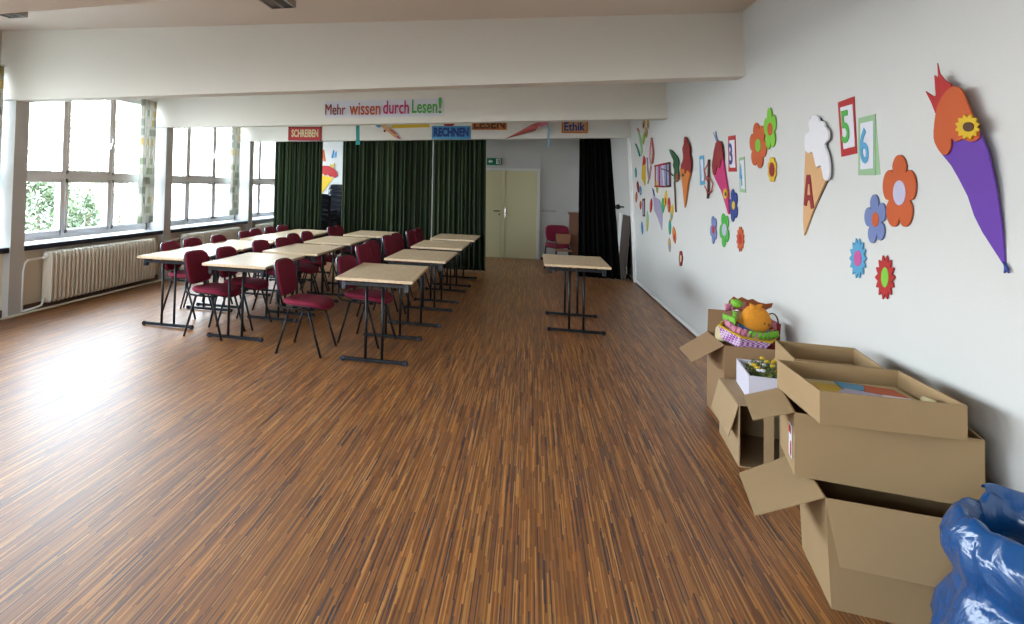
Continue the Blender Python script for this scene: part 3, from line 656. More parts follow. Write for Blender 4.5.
# ------------------------------------------------------------------ right wall decorations
NRM = Vector((-1, 0, 0))
def wpoly(pts, name, m, parent, t0=.004, t=.008, bevel=0):
    return MB().prism([wr(x, y, t0+t) for x, y in pts], -NRM*t).build(name, M[m] if isinstance(m, str) else m, parent, bevel=bevel)
def S(o, s_, pts): return [(o[0]+x/s_, o[1]+y/s_) for x, y in pts]
def smooth_poly(pts, k=3):
    n_ = len(pts); out = []
    for i in range(n_):
        p0, p1, p2, p3 = pts[i-1], pts[i], pts[(i+1) % n_], pts[(i+2) % n_]
        for j in range(k):
            t = j/k
            out.append(tuple(.5*((2*p1[q])+(-p0[q]+p2[q])*t+(2*p0[q]-5*p1[q]+4*p2[q]-p3[q])*t*t+(-p0[q]+3*p1[q]-3*p2[q]+p3[q])*t**3) for q in (0, 1)))
    return out
def flower(cx, cy, rx, ry, petals, depth, rot, col, ccol, crx, cry, lab, style='round', t=.005, ccx=0, ccy=0, t_=None, group='paper flowers on the right wall', back=None):
    r_ = empty('paper_flower', wr(cx, cy), lab, 'paper flower', group)
    N_ = petals*(12 if style == 'round' else 4); out = []
    for i in range(N_):
        a = 2*PI*i/N_; ph = (a*petals/(2*PI)) % 1.0
        if style == 'round': k = 1-depth+depth*(abs(math.sin(PI*ph)))**.55
        else: k = 1-depth*abs(2*ph-1)
        out.append((cx+rx*k*math.sin(a+rot), cy-ry*k*math.cos(a+rot)))
    wpoly(out, 'petals', col, r_, .008, t)
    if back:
        wpoly([(x+(.08*rx), y-.0*ry) for x, y in out], 'backing', back, r_, .003, .003)  # dark copies shifted right: foam rim plus painted shadow; dark green is real backing
    wpoly([(cx+ccx+crx*math.cos(2*PI*i/20), cy+ccy+cry*math.sin(2*PI*i/20)) for i in range(20)], 'flower_centre', ccol, r_, .008+t, .002)
    return r_
A5 = (830, 90); s5 = 2.84
def fl5(cx, cy, rx, ry, *a, **k): return flower(A5[0]+cx/s5, A5[1]+cy/s5, rx/s5, ry/s5, *a, **k)
fl5(196, 292, 48, 108, 5, .36, PI/5, 'p_orange', 'p_lilac', 6.2, 12.5, 'largest orange paper flower with pale lilac centre, below the purple cone', back='painted_shadow')
fl5(128, 368, 31, 72, 5, .45, PI/5-.15, 'p_slate', 'p_orange', 3.4, 7.4, 'slate blue paper flower with orange centre below the number 6 sheet', back='painted_shadow')
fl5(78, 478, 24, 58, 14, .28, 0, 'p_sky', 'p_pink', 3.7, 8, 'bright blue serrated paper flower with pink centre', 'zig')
fl5(155, 532, 28, 64, 14, .28, 0, 'p_red', 'p_lime', 3.6, 10, 'red serrated paper flower with lime centre, lowest one on the near wall', 'zig', back='painted_shadow')
A6 = (740, 95); s6 = 4.16
def fl6(cx, cy, rx, ry, *a, **k): return flower(A6[0]+cx/s6, A6[1]+cy/s6, rx/s6, ry/s6, *a, **k)
fl6(74, 210, 35, 98, 6, .30, .2, 'p_orange', 'p_lime', 2.8, 6.5, 'orange paper flower with lime centre beside the green one')
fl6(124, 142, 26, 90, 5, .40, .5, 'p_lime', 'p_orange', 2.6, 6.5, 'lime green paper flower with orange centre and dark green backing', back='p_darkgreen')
fl6(132, 310, 18, 54, 8, .22, 0, 'p_yellow', 'p_darkred', 2.7, 7.2, 'small yellow paper flower with dark red centre beside the ice cream cone')
A7 = (690, 120); s7 = 4.16
def fl7(cx, cy, rx, ry, *a, **k): return flower(A7[0]+cx/s7, A7[1]+cy/s7, rx/s7, ry/s7, *a, **k)
fl7(180, 355, 18, 70, 5, .40, .3, 'p_navy', 'p_yellow', 1.5, 4.3, 'dark blue paper flower with yellow centre at the tip of the magenta cone')
fl7(97, 456, 14, 60, 5, .45, .2, 'p_slate', 'p_red', 1.2, 4.2, 'purple blue paper flower with red centre, left of the green one')
fl7(142, 457, 20, 73, 5, .42, .2, 'p_green', 'p_lilac', 2.2, 6.2, 'green paper flower with pale centre, middle of the low three')
fl7(208, 495, 16, 54, 12, .28, 0, 'p_orange', 'p_red', 1.7, 5, 'orange serrated paper flower with red centre, right of the green one', 'zig')
flower(680.6, 258.5, 1.9, 8.2, 6, .2, 0, 'p_darkred', 'p_cream', .9, 3.6, 'dark red paper flower with cream centre, lowest on the far wall')
def wtilt(pts, name, m, parent, o0, o1, zt, zb, t=.004):     # paper standing off the wall, more at the top than at the tip
    a = []
    for x, y in pts:
        z = wr(x, y).z; a.append(wr(x, y, o0+(o1-o0)*max(0, min(1, (z-zb)/(zt-zb)))))
    n_ = len(a); return MB().prism(a, Vector((t, 0, 0))).build(name, M[m], parent)
# number sheets
def sheet(corn, inner, digit, bcol, dcol, lab, size, curl=None, sx=.8):
    cx = sum(p[0] for p in corn)/4; cy = sum(p[1] for p in corn)/4
    r_ = empty('number_sheet', wr(cx, cy), lab, 'number card', 'framed number sheets on the right wall')
    wpoly(corn, 'card', bcol, r_, .004, .003)
    wpoly(inner, 'paper', 'p_paper', r_, .0075, .002)
    if curl: wpoly(curl, 'curled_edge', bcol if not isinstance(curl[0], str) else curl[0], r_, .002, .002)
    o_ = text_obj(digit, 'digit', M[dcol], r_, size, wr(cx, cy)+NRM*.012, rot='right', bold=.006, sx=sx, ext=.001)
    P_ = [wr(*p) for p in inner]; yc = sum(p.y for p in P_)/4; zc = sum(p.z for p in P_)/4; wy = (P_[0].y+P_[3].y-P_[1].y-P_[2].y)/2; hz = (P_[0].z+P_[1].z-P_[2].z-P_[3].z)/2
    ys = [v.co.y for v in o_.data.vertices]; zs = [v.co.z for v in o_.data.vertices]; L0 = r_.location
    for v in o_.data.vertices:
        v.co.y = yc-L0.y+(v.co.y-(max(ys)+min(ys))/2)*(.30 if digit == '1' else .66)*wy/(max(ys)-min(ys)); v.co.z = zc-L0.z+(v.co.z-(max(zs)+min(zs))/2)*.78*hz/(max(zs)-min(zs)); v.co.x += LEAN*(v.co.z-(zc-L0.z))
    return r_
sheet(S(A5, s5, [(22, 35), (68, 18), (76, 180), (32, 190)]), S(A5, s5, [(29, 50), (63, 40), (70, 160), (38, 168)]), '5', 'p_red', 'p_green', 'red bordered sheet with a green number 5', .31, sx=.85)
sheet(S(A5, s5, [(80, 80), (128, 68), (128, 242), (80, 242)]), S(A5, s5, [(86, 95), (122, 87), (122, 222), (86, 226)]), '6', 'p_palegreen', 'p_sky', 'pale green bordered sheet with a blue number 6', .33, sx=.8)
wpoly(S(A5, s5, [(128, 70), (132, 110), (143, 240), (127, 242)]), 'paper', 'p_palegreen', None, .002, .002); o = bpy.context.scene.collection.objects[-1]; o.name = 'curled_sheet'; tag(o, 'pale green sheet edge curling out right of the number 6', 'paper')
sheet(S(A7, s7, [(158, 68), (188, 63), (193, 215), (160, 215)]), S(A7, s7, [(163, 85), (184, 82), (188, 198), (165, 198)]), '3', 'p_red', 'p_navy', 'red bordered sheet with a dark blue number 3', .30, sx=.7)
sheet(S(A7, s7, [(203, 158), (226, 152), (232, 303), (207, 300)]), S(A7, s7, [(207, 170), (223, 166), (228, 288), (211, 286)]), '4', 'p_palegreen', 'p_sky', 'pale green bordered sheet with a light blue number 4', .30, sx=.7)
sheet(S(A7, s7, [(38, 150), (57, 147), (62, 268), (42, 272)]), S(A7, s7, [(43, 165), (53, 163), (57, 252), (47, 254)]), '1', 'p_sky', 'p_skylt', 'narrow sky blue bordered number sheet left of the magenta cone', .28, sx=.6)
# purple school cone (bulging)
A8 = (915, 55); s8 = 2.713
def bulge(pts, name, m, parent, t0, h, spread=.5):
    ps = [wr(x, y) for x, y in pts]; c = sum(ps, Vector())/len(ps); mb_ = MB(); rg = []
    for s_, t in ((1, t0), (.97, t0+h*.35), (.85, t0+h*.75), (.6, t0+h*.95), (.25, t0+h)):
        rg.append([c+(p-c)*s_+NRM*t for p in ps])
    mb_.rings(rg); return mb_.build(name, M[m], parent, smooth='all')
r = empty('paper_school_cone', wr(955, 160), 'large purple paper school cone with orange top, red tuft and sunflower', 'paper decoration')
ZT, ZB = wr(945, 80).z, wr(1006, 270).z
wtilt(S(A8, s8, [(60, 22), (66, 50), (80, 68), (98, 80), (100, 100), (70, 150), (55, 158), (44, 130), (28, 98), (50, 112), (56, 110), (52, 55), (62, 62)]), 'red_tuft', 'p_red', r, .004, .045, ZT, ZB)
wtilt(smooth_poly(S(A8, s8, [(96, 88), (112, 86), (128, 100), (148, 150), (168, 195), (172, 225), (150, 236), (128, 228), (110, 236), (98, 226), (96, 250), (86, 270), (72, 268), (58, 248), (50, 225), (52, 185), (60, 140), (76, 108)]), 2), 'orange_top', 'p_orange', r, .016, .062, ZT, ZB, .005)
wtilt(S(A8, s8, [(70, 266), (60, 235), (98, 215), (130, 210), (172, 205), (182, 226), (197, 262), (217, 350), (235, 470), (243, 560), (248, 578), (245, 582), (240, 570), (222, 542), (182, 480), (160, 436), (142, 382), (118, 335), (98, 300)]), 'purple_cone', 'p_purple', r, .008, .054, ZT, ZB, .005)
cx, cy = A8[0]+141/s8, A8[1]+195/s8
out = []
for i in range(48):
    a = 2*PI*i/48; k = 1-.25*abs(((i % 4)/2)-1); out.append((cx+12.4*k*math.sin(a), cy-12.8*k*math.cos(a)))
sf = wtilt(out, 'sunflower', 'p_yellow', r, .022, .070, ZT, ZB, .005)
wtilt([(cx+.8+5.2*math.cos(2*PI*i/16), cy+4.8*math.sin(2*PI*i/16)) for i in range(16)], 'sunflower_eye', 'p_brown', r, .026, .074, ZT, ZB, .004)
wpoly(S(A8, s8, [(238, 560), (250, 578), (252, 592), (246, 584), (240, 592), (241, 578)]), 'tip_tuft', 'p_navy', r, .012, .006)
# ice cream cone with letter A
r = empty('paper_ice_cream_cone', wr(814, 170), 'peach paper ice cream cone with white scoops and red letter A', 'paper decoration')
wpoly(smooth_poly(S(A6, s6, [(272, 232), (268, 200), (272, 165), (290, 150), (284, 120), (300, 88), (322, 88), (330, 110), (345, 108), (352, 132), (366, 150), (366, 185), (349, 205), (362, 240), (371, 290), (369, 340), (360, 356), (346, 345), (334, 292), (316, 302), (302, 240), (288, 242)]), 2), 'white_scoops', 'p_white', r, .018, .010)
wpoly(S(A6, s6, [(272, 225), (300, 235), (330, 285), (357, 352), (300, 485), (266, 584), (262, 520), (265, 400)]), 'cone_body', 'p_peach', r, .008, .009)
wpoly(S(A6, s6, [(290, 95), (335, 95), (372, 150), (372, 185), (354, 205), (375, 290), (372, 345), (310, 480), (270, 580), (285, 480), (345, 345)]), 'painted_cone_shadow', 'painted_shadow', r, .003, .004)  # dark sheet painted in as the shadow the cone casts on the wall
wpoly(S(A6, s6, [(276, 332), (290, 332), (306, 470), (294, 474), (290, 440), (279, 438), (275, 462), (264, 458)]), 'letter_a', 'p_darkred', r, .0175, .004)
wpoly(S(A6, s6, [(283, 372), (288, 372), (291, 416), (280, 416)]), 'letter_gap', 'p_peach', r, .0216, .001)
# magenta cone
r = empty('paper_school_cone', wr(719, 175), 'magenta paper school cone with dark red top and small yellow flower', 'paper decoration')
wpoly(S(A7, s7, [(92, 215), (110, 150), (134, 140), (142, 205), (156, 290), (163, 392), (158, 392), (146, 350), (128, 292), (104, 245)]), 'cone_body', 'p_magenta', r, .010, .010)
wpoly(S(A7, s7, [(90, 190), (98, 130), (106, 95), (116, 85), (126, 90), (132, 110), (136, 160), (128, 168), (122, 200), (112, 192), (104, 228), (95, 228)]), 'red_top', 'p_darkred', r, .021, .006)
wpoly(S(A7, s7, [(108, 90), (96, 52), (104, 70), (106, 45), (110, 72), (114, 88)]), 'ribbon', 'p_slate', r, .010, .004)
wpoly([(A7[0]+(146+8*math.cos(2*PI*i/12))/s7, A7[1]+(306+22*math.sin(2*PI*i/12))/s7) for i in range(12)], 'yellow_flower', 'p_yellow', r, .021, .005)
wpoly([(A7[0]+(147+3.5*math.cos(2*PI*i/10))/s7, A7[1]+(308+9*math.sin(2*PI*i/10))/s7) for i in range(10)], 'flower_eye', 'p_brown', r, .027, .003)
# twig figure left of the cone
def wtube(pts, rad, name, m, parent, off=.02): return MB().tube([wr(x, y)+NRM*off for x, y in pts], rad, 6).build(name, M[m], parent, smooth='all')
r = empty('twig_ornament', wr(710, 178), 'brown twig ornament with pinkish looped strands left of the magenta cone', 'ornament')
wtube(S(A7, s7, [(88, 165), (87, 230), (86, 300), (83, 325)]), .012, 'stem', 'p_brown', r)
for pts in ([(72, 205), (80, 190), (88, 170)], [(68, 250), (78, 240), (88, 225)], [(70, 275), (78, 290), (84, 318)], [(88, 240), (105, 265), (100, 295), (86, 305)], [(68, 205), (76, 240), (86, 265)]):
    wtube(S(A7, s7, pts), .007, 'strand', 'p_rose', r)
# rooster cone
B1, t1 = (640, 120), 6.933
r = empty('paper_rooster_cone', wr(685, 175), 'orange paper cone with tall red rooster comb and dark eye', 'paper decoration')
wpoly(S(B1, t1, [(285, 318), (300, 300), (348, 350), (345, 385), (332, 430), (320, 520), (308, 608), (303, 560), (298, 500), (290, 430), (280, 380), (278, 340)]), 'cone_body', 'p_orange_lt', r, .012, .012)
wpoly(smooth_poly(S(B1, t1, [(305, 122), (316, 118), (330, 160), (344, 195), (340, 232), (350, 275), (350, 330), (345, 366), (330, 350), (320, 345), (310, 372), (302, 330), (290, 342), (280, 318), (292, 290), (298, 245), (292, 200), (302, 165)]), 2), 'red_comb', 'p_darkred', r, .025, .008)
wpoly([(B1[0]+(296+8*math.cos(2*PI*i/10))/t1, B1[1]+(382+11*math.sin(2*PI*i/10))/t1) for i in range(10)], 'eye', 'p_brown', r, .025, .004)
# green plant
r = empty('paper_plant', wr(676, 175), 'dark green paper leaf plant on a long thin brown stem', 'paper decoration')
wpoly(smooth_poly(S(B1, t1, [(200, 205), (222, 212), (245, 240), (262, 262), (268, 300), (262, 330), (268, 380), (258, 420), (240, 430), (232, 395), (238, 350), (226, 315), (232, 285), (216, 250)]), 2), 'leaf', 'p_darkgreen', r, .012, .008)
wpoly(S(B1, t1, [(248, 375), (262, 370), (266, 400), (256, 428), (248, 425)]), 'bud', 'p_leafbrown', r, .021, .005)
wtube(S(B1, t1, [(252, 425), (255, 500), (262, 640)]), .010, 'stem', 'p_brown', r)
wtube(S(B1, t1, [(160, 338), (200, 350), (240, 385)]), .008, 'twig', 'p_brown', r)
# framed net picture
r = empty('framed_grid_picture', wr(664, 176), 'small grid picture in a red and black frame beside the green leaf plant', 'picture')
wpoly(S(B1, t1, [(115, 318), (215, 300), (217, 455), (118, 460)]), 'picture_paper', 'p_mauve', r, .004, .003)
for a, b, m_ in [((112, 318), (190, 302), 'p_red'), ((190, 302), (215, 298), 'p_brown'), ((215, 298), (218, 458), 'p_brown'), ((112, 460), (180, 462), 'p_red'), ((180, 462), (218, 458), 'p_brown'), ((140, 315), (142, 460), 'p_magenta'), ((165, 310), (175, 460), 'p_paper'), ((190, 305), (192, 460), 'p_slate'), ((112, 318), (114, 460), 'p_rose')]:
    wtube(S(B1, t1, [a, b]), .014 if m_ in ('p_red', 'p_brown') else .009, 'frame_bar', m_, r, .014)
# kite ribbons and small painted leaves on the far end of the wall
r = empty('paper_kite', wr(652, 160), 'long pinkish red paper ribbon kite hanging near the far end of the wall', 'paper decoration')
wtube(S(B1, t1, [(90, 125), (98, 180), (104, 235), (95, 300)]), .014, 'ribbon', 'p_rose', r)
wtube(S(B1, t1, [(88, 140), (80, 200), (78, 260), (86, 330), (76, 400), (70, 415)]), .010, 'ribbon', 'p_ltpink', r)
wtube(S(B1, t1, [(60, 260), (62, 330), (70, 400)]), .012, 'ribbon', 'p_mauve', r)
wtube(S(B1, t1, [(98, 230), (84, 320), (64, 440)]), .008, 'ribbon', 'p_palegreen', r)
r = empty('paper_pencil', wr(643, 170), 'tall yellow paper pencil with red tip near the far end of the wall', 'paper decoration')
wpoly([(642.2, 166), (644.8, 163), (645.2, 181), (644.6, 185.5), (643.4, 182), (641.3, 178)], 'shaft', 'p_yellow', r, .004, .010)
wpoly([(642.2, 166), (643.3, 155.5), (644.9, 158.5), (644.8, 164)], 'red_tip', 'p_red', r, .004, .011)
r = empty('paper_strip', wr(639, 140), 'greenish grey diagonal paper strip with orange end below the far beam', 'paper decoration')
wpoly([(636.6, 128), (638.4, 129), (641.2, 140), (642.2, 152), (641, 156), (640, 145)], 'strip', 'p_palegreen', r, .004, .006)
wpoly([(636.4, 127.5), (638.6, 128.6), (639.6, 133), (638.2, 131.5)], 'end', 'p_orange', r, .011, .003)
wtube([(637, 144), (639.3, 150), (641, 156)], .012, 'strand', 'p_teal', r)
r = empty('patterned_kite', wr(658, 210), 'long pale lilac patterned paper kite pointing down on the far wall', 'paper decoration')
wpoly([(652.8, 193.5), (655, 197), (659.5, 200), (662.3, 213), (661.8, 230), (660.3, 226), (657.6, 218), (654, 210)], 'kite_paper', 'p_mauve', r, .004, .006)
wpoly([(652, 188), (653.6, 190), (654.6, 196), (653.2, 194)], 'kite_tail', 'p_navy', r, .004, .006)
r = empty('framed_photo', wr(643.3, 207), 'narrow dark framed mauve picture low on the far wall', 'picture')
wpoly([(642.2, 199), (644.6, 198.3), (644.8, 216.6), (642.6, 216.4)], 'frame', 'p_brown', r, .004, .006)
wpoly([(642.8, 201), (644.1, 200.6), (644.3, 214.8), (643, 214.6)], 'photo', 'p_mauve', r, .011, .002)
small = [((643.5, 124), 1.2, 4.5, 'p_tan', 'p_darkred', 'brown paper leaf with dark red tip just under the beam'), ((645.7, 132.5), 1.3, 5.2, 'p_tan', 'p_leafbrown', 'tan paper leaf, middle of the three below the beam'),
         ((643.2, 139), 1.0, 5.4, 'p_lime', 'p_tan', 'olive paper leaf, lowest of the three below the beam'), ((647.6, 124), .9, 4.6, 'p_yellow', 'p_slate', 'yellow paper leaf with grey tip under the beam end'),
         ((635.5, 172.5), .7, 4.8, 'p_teal', 'p_sky', 'tiny teal paper leaf close to the wall corner'), ((637.7, 187), .9, 5.3, 'p_darkred', 'p_orange', 'tiny dark red paper leaf left of a blue one'),
         ((640.1, 190.5), .9, 4.3, 'p_sky', 'p_mauve', 'tiny blue paper leaf right of the dark red one'), ((636, 197), .8, 5, 'p_orange', 'p_rose', 'tiny orange paper leaf at the far left of the wall'),
         ((640.3, 205), .8, 4, 'p_orange', 'p_red', 'tiny orange paper leaf beside the dark framed picture'), ((647, 221), 1.0, 9.5, 'p_palegreen', 'p_yellow', 'long pale green and yellow paper strip below the dark framed picture'),
         ((641.9, 228), .8, 6, 'p_blue', 'p_teal', 'small blue paper leaf below the dark framed picture'), ((650.7, 205.5), .9, 6.6, 'p_red', 'p_orange', 'small red paper leaf left of the lilac kite'),
         ((662.7, 205.5), 1.3, 7, 'p_green', 'p_teal', 'small green paper leaf right of the lilac kite'), ((656.5, 187), .9, 6, 'p_yellow', 'p_teal', 'small yellow teal paper leaf below the grid picture'),
         ((665.4, 198.5), 1.2, 7.5, 'p_yellow', 'p_red', 'small yellow paper leaf below the grid picture frame corner'), ((668.6, 205), 1.2, 7, 'p_red', 'p_orange_lt', 'small red paper leaf with orange edge under the green plant'),
         ((671.3, 213), 1.3, 8, 'p_yellow', 'p_sky', 'small yellow and blue paper leaf under the green plant stem'), ((669.5, 227), 1.0, 7.2, 'p_teal', 'p_green', 'small teal paper leaf above a yellow blue one'),
         ((674, 235), 1.4, 8, 'p_orange_lt', 'p_red', 'small orange paper leaf with red middle, rightmost of the leaf cluster'), ((669.1, 245), 1.1, 6.6, 'p_tan', 'p_sky', 'small tan paper leaf with blue tip, lowest of the leaf cluster')]
for (cx, cy), rx, ry, c1, c2, lab in small:
    r = empty('paper_leaf', wr(cx, cy), lab, 'paper leaf', 'small painted paper leaves at the far end of the right wall')
    tl_ = .10*math.sin(cx*7+cy)
    wpoly([(cx+1.15*rx*math.sin(2*PI*i/16)*abs(math.sin(2*PI*i/16))**.6-tl_*ry*math.cos(2*PI*i/16), cy-1.08*ry*math.cos(2*PI*i/16)) for i in range(16)], 'leaf_blade', c1, r, .004, .008)
    wpoly([(cx+.5*rx*math.sin(2*PI*i/10), cy+.35*ry-.5*ry*math.cos(2*PI*i/10)) for i in range(10)], 'leaf_patch', c2, r, .0125, .002)

# ------------------------------------------------------------------ cardboard boxes
def open_box(name, lab, o, rot, w, d, h, m, flaps=(), t=.006, group='cardboard boxes along the right wall', inner=None, open_front=False, shear=(0, 0), tiltx=0):
    """o: near-left-bottom corner; local x to the right, local y away from camera; shear moves the rim"""
    r_ = empty(name, o, lab, 'box', group); R_ = Matrix.Rotation(rot, 3, 'Z') @ Matrix.Rotation(tiltx, 3, 'Y'); O = Vector(o)
    def P(x, y, z): return O + R_ @ Vector((x+shear[0]*z/h, y+shear[1]*z/h, z))
    def slab(a, b):
        (x0, y0, z0), (x1, y1, z1) = a, b
        return [P(*q) for q in [(x0, y0, z0), (x1, y0, z0), (x1, y1, z0), (x0, y1, z0), (x0, y0, z1), (x1, y0, z1), (x1, y1, z1), (x0, y1, z1)]]
    fs = [(0, 3, 2, 1), (4, 5, 6, 7), (0, 1, 5, 4), (1, 2, 6, 5), (2, 3, 7, 6), (3, 0, 4, 7)]
    def mk(nm, a, b): return MB().add(slab(a, b), fs).build(nm, m, r_)
    mk('bottom', (0, 0, 0), (w, d, t)); mk('side_panel', (0, 0, t), (t, d, h)); mk('side_panel', (w-t, 0, t), (w, d, h)); mk('end_panel', (t, d-t, t), (w-t, d, h))
    if open_front: mk('top_panel', (0, 0, h), (w, d, h+t)); mk('end_panel', (t+.20, .01, t), (w-t, .016, h)); mk('flap', (t+.12, .0, t), (t+.17, .005, h-.03))
    else: mk('end_panel', (t, 0, t), (w-t, t, h))
    for (side, L_, ang, ins) in flaps:
        a = math.radians(ang)      # 0 = straight up, 90 = flat outwards, 180 = hanging down
        if side == 'left': h0, h1, out = (0, 0), (0, d), (-1, 0)
        elif side == 'right': h0, h1, out = (w, 0), (w, d), (1, 0)
        elif side == 'front': h0, h1, out = (0, 0), (w, 0), (0, -1)
        else: h0, h1, out = (0, d), (w, d), (0, 1)
        u_ = Vector((h1[0]-h0[0], h1[1]-h0[1], 0)).normalized(); dv = Vector((out[0]*math.sin(a), out[1]*math.sin(a), math.cos(a)))
        nn = u_.cross(dv).normalized()*t*.7
        q = [Vector((*h0, h)), Vector((*h1, h)), Vector((*h1, h))+dv*L_-u_*ins, Vector((*h0, h))+dv*L_+u_*ins]
        pts = [P(*v) for v in q]+[P(*(v+nn)) for v in q]
        MB().add(pts, [(3, 2, 1, 0), (4, 5, 6, 7), (0, 1, 5, 4), (1, 2, 6, 5), (2, 3, 7, 6), (3, 0, 4, 7)]).build('flap', m, r_)
    return r_, P
bF, PF = open_box('cardboard_box', 'large open cardboard box nearest the blue bag, wide front flap hanging down', (1.135, 3.17, 0), -.13, .565, .50, .42, M['card'],
         [('front', .235, 150, .012), ('left', .27, 119, .02)], shear=(-.02, 0))
bM, PM = open_box('cardboard_box', 'wide cardboard box with red and white sticker, resting on the front box under the tray', (1.07, 3.355, .426), -.17, .60, .40, .262, M['card'],
         [('left', .16, 112, .0)])
bT, PT = open_box('cardboard_tray', 'low open cardboard tray holding coloured paper, topmost of the pile', (1.115, 3.225, .690), -.02, .475, .53, .13, M['card'], (), t=.007)
bK, PK = open_box('cardboard_tray', 'empty low cardboard tray directly behind the paper-filled tray', (1.225, 3.85, .70), -.12, .35, .45, .11, M['card'], (), t=.006)
bJ, PJ = open_box('cardboard_box', 'plain cardboard box hidden under the empty tray against the wall', (1.36, 3.86, 0), 0, .34, .42, .695, M['card3'], (), t=.006)
bH, PH = open_box('cardboard_box', 'tall cardboard box standing on the floor with a side flap, under the white flower box', (1.185, 4.60, 0), -.07, .42, .62, .355, M['card2'],
         [('left', .20, 166, .02)], open_front=True)
bG, PG = open_box('cardboard_box', 'farthest cardboard box, filled with toys, its square flap stuck out over the floor', (1.29, 5.36, 0), 0, .40, .48, .55, M['card3'],
         [('left', .24, 126, .02), ('back', .17, 8, .01)])
bW, PW = open_box('flower_box', 'white and lilac box of dried yellow flowers', (1.262, 4.70, .362), -.11, .27, .46, .15, M['lilac_card'], (), t=.008)
# sticker on box M left side
q = [PM(-.002, .05, .05), PM(-.002, .13, .05), PM(-.002, .13, .19), PM(-.002, .05, .19)]
nv = (q[0]-q[1]).cross(q[3]-q[0]).normalized()*.001
st = MB().prism(q, nv).build('sticker', M['p_paper'], bM)
q2 = [PM(-.004, .07, .15), PM(-.004, .12, .15), PM(-.004, .12, .18), PM(-.004, .07, .18)]
MB().prism(q2, nv).build('red_print', M['p_red'], st)
q2 = [PM(-.004, .06, .06), PM(-.004, .09, .06), PM(-.004, .08, .12), PM(-.004, .06, .12)]
MB().prism(q2, nv).build('red_print', M['p_red'], st)
# paper pieces in the tray
def tray_piece(nm, m, pts, z, lab, t=.004):
    o_ = MB().prism([PT(x, y, z) for x, y in pts], (0, 0, t)).build(nm, M[m]); return tag(o_, lab, 'paper', 'cut paper pieces in the top tray')
z_ = .062
tag(MB().prism([PT(x, y, .012) for x, y in [(.02, .02), (.45, .02), (.45, .5), (.02, .5)]], (0, 0, z_-.014)).build('paper_stack', M['p_cream']), 'thick stack of cut paper filling the tray under the coloured pieces', 'paper')
tray_piece('paper_sheet', 'p_yellow', [(.012, .02), (.20, .02), (.19, .20), (.27, .40), (.012, .42)], z_, 'large yellow paper sheet at the left in the top tray')
tray_piece('paper_sheet', 'p_sky', [(.19, .30), (.27, .33), (.30, .42), (.20, .45)], z_+.006, 'blue paper piece at the back in the top tray')
tray_piece('paper_sheet', 'p_sky', [(.17, .05), (.25, .03), (.26, .16), (.16, .15)], z_+.006, 'blue paper piece at the front of the top tray')
tray_piece('paper_sheet', 'p_orange', [(.27, .30), (.41, .22), (.40, .40), (.28, .44)], z_+.005, 'orange paper piece at the back right of the top tray')
tray_piece('paper_sheet', 'p_lilac', [(.10, .18), (.25, .20), (.34, .24), (.20, .32)], z_+.010, 'pale lilac paper strip crossing the middle of the top tray')
tray_piece('paper_sheet', 'p_rose', [(.24, .08), (.33, .06), (.35, .16), (.27, .20)], z_+.012, 'dark rose paper piece near the front of the top tray')
tray_piece('paper_sheet', 'p_white', [(.28, .14), (.40, .12), (.39, .22), (.30, .24)], z_+.016, 'white paper piece right of the rose one in the top tray')
tray_piece('paper_sheet', 'p_orange', [(.30, .03), (.40, .04), (.40, .12), (.31, .11)], z_+.012, 'orange paper piece at the front right of the top tray')
r = tag(MB().tube([PT(.41, .05, .08), PT(.42, .12, .10), PT(.425, .20, .09)], .012, 8).build('paper_roll', M['p_cream'], smooth='all'), 'cream rolled paper end beside the right wall of the top tray', 'paper')
# dried flowers in white box
rnd = random.Random(3)
fr = empty('dried_flower_bunch', PW(.14, .2, .01), 'bunch of dried green stems with small yellow and white blossoms in the white box', 'dried flowers')
st = MB()
for k in range(70):
    a = PW(rnd.uniform(.04, .23), rnd.uniform(.05, .42), .012); b = PW(rnd.uniform(.03, .25), rnd.uniform(.03, .43), rnd.uniform(.12, .19)); st.tube([a, (a+b)/2+Vector((rnd.uniform(-.01, .01), 0, 0)), b], .002, 4)
st.build('stems', mat('dry_green', (.10, .13, .03), .8), fr)
lf = MB()
for k in range(420):
    c = PW(rnd.uniform(.03, .24), rnd.uniform(.04, .43), rnd.uniform(.06, .17)); a, b = Vector([rnd.uniform(-.016, .016) for _ in range(3)]), Vector([rnd.uniform(-.008, .008) for _ in range(3)])
    lf.add([c-a, c-b, c+a, c+b], [(0, 1, 2, 3)])
lf.build('leaves', mat('dry_leaf', (.12, .15, .03), .8), fr)
for k in range(26):
    c = PW(rnd.uniform(.05, .22), rnd.uniform(.05, .40), rnd.uniform(.13, .19)); MB().ball(c, (.015, .015, .010), 8, 5).build('blossom', M['p_yellow'] if k % 3 else M['p_white'], fr, smooth='all')

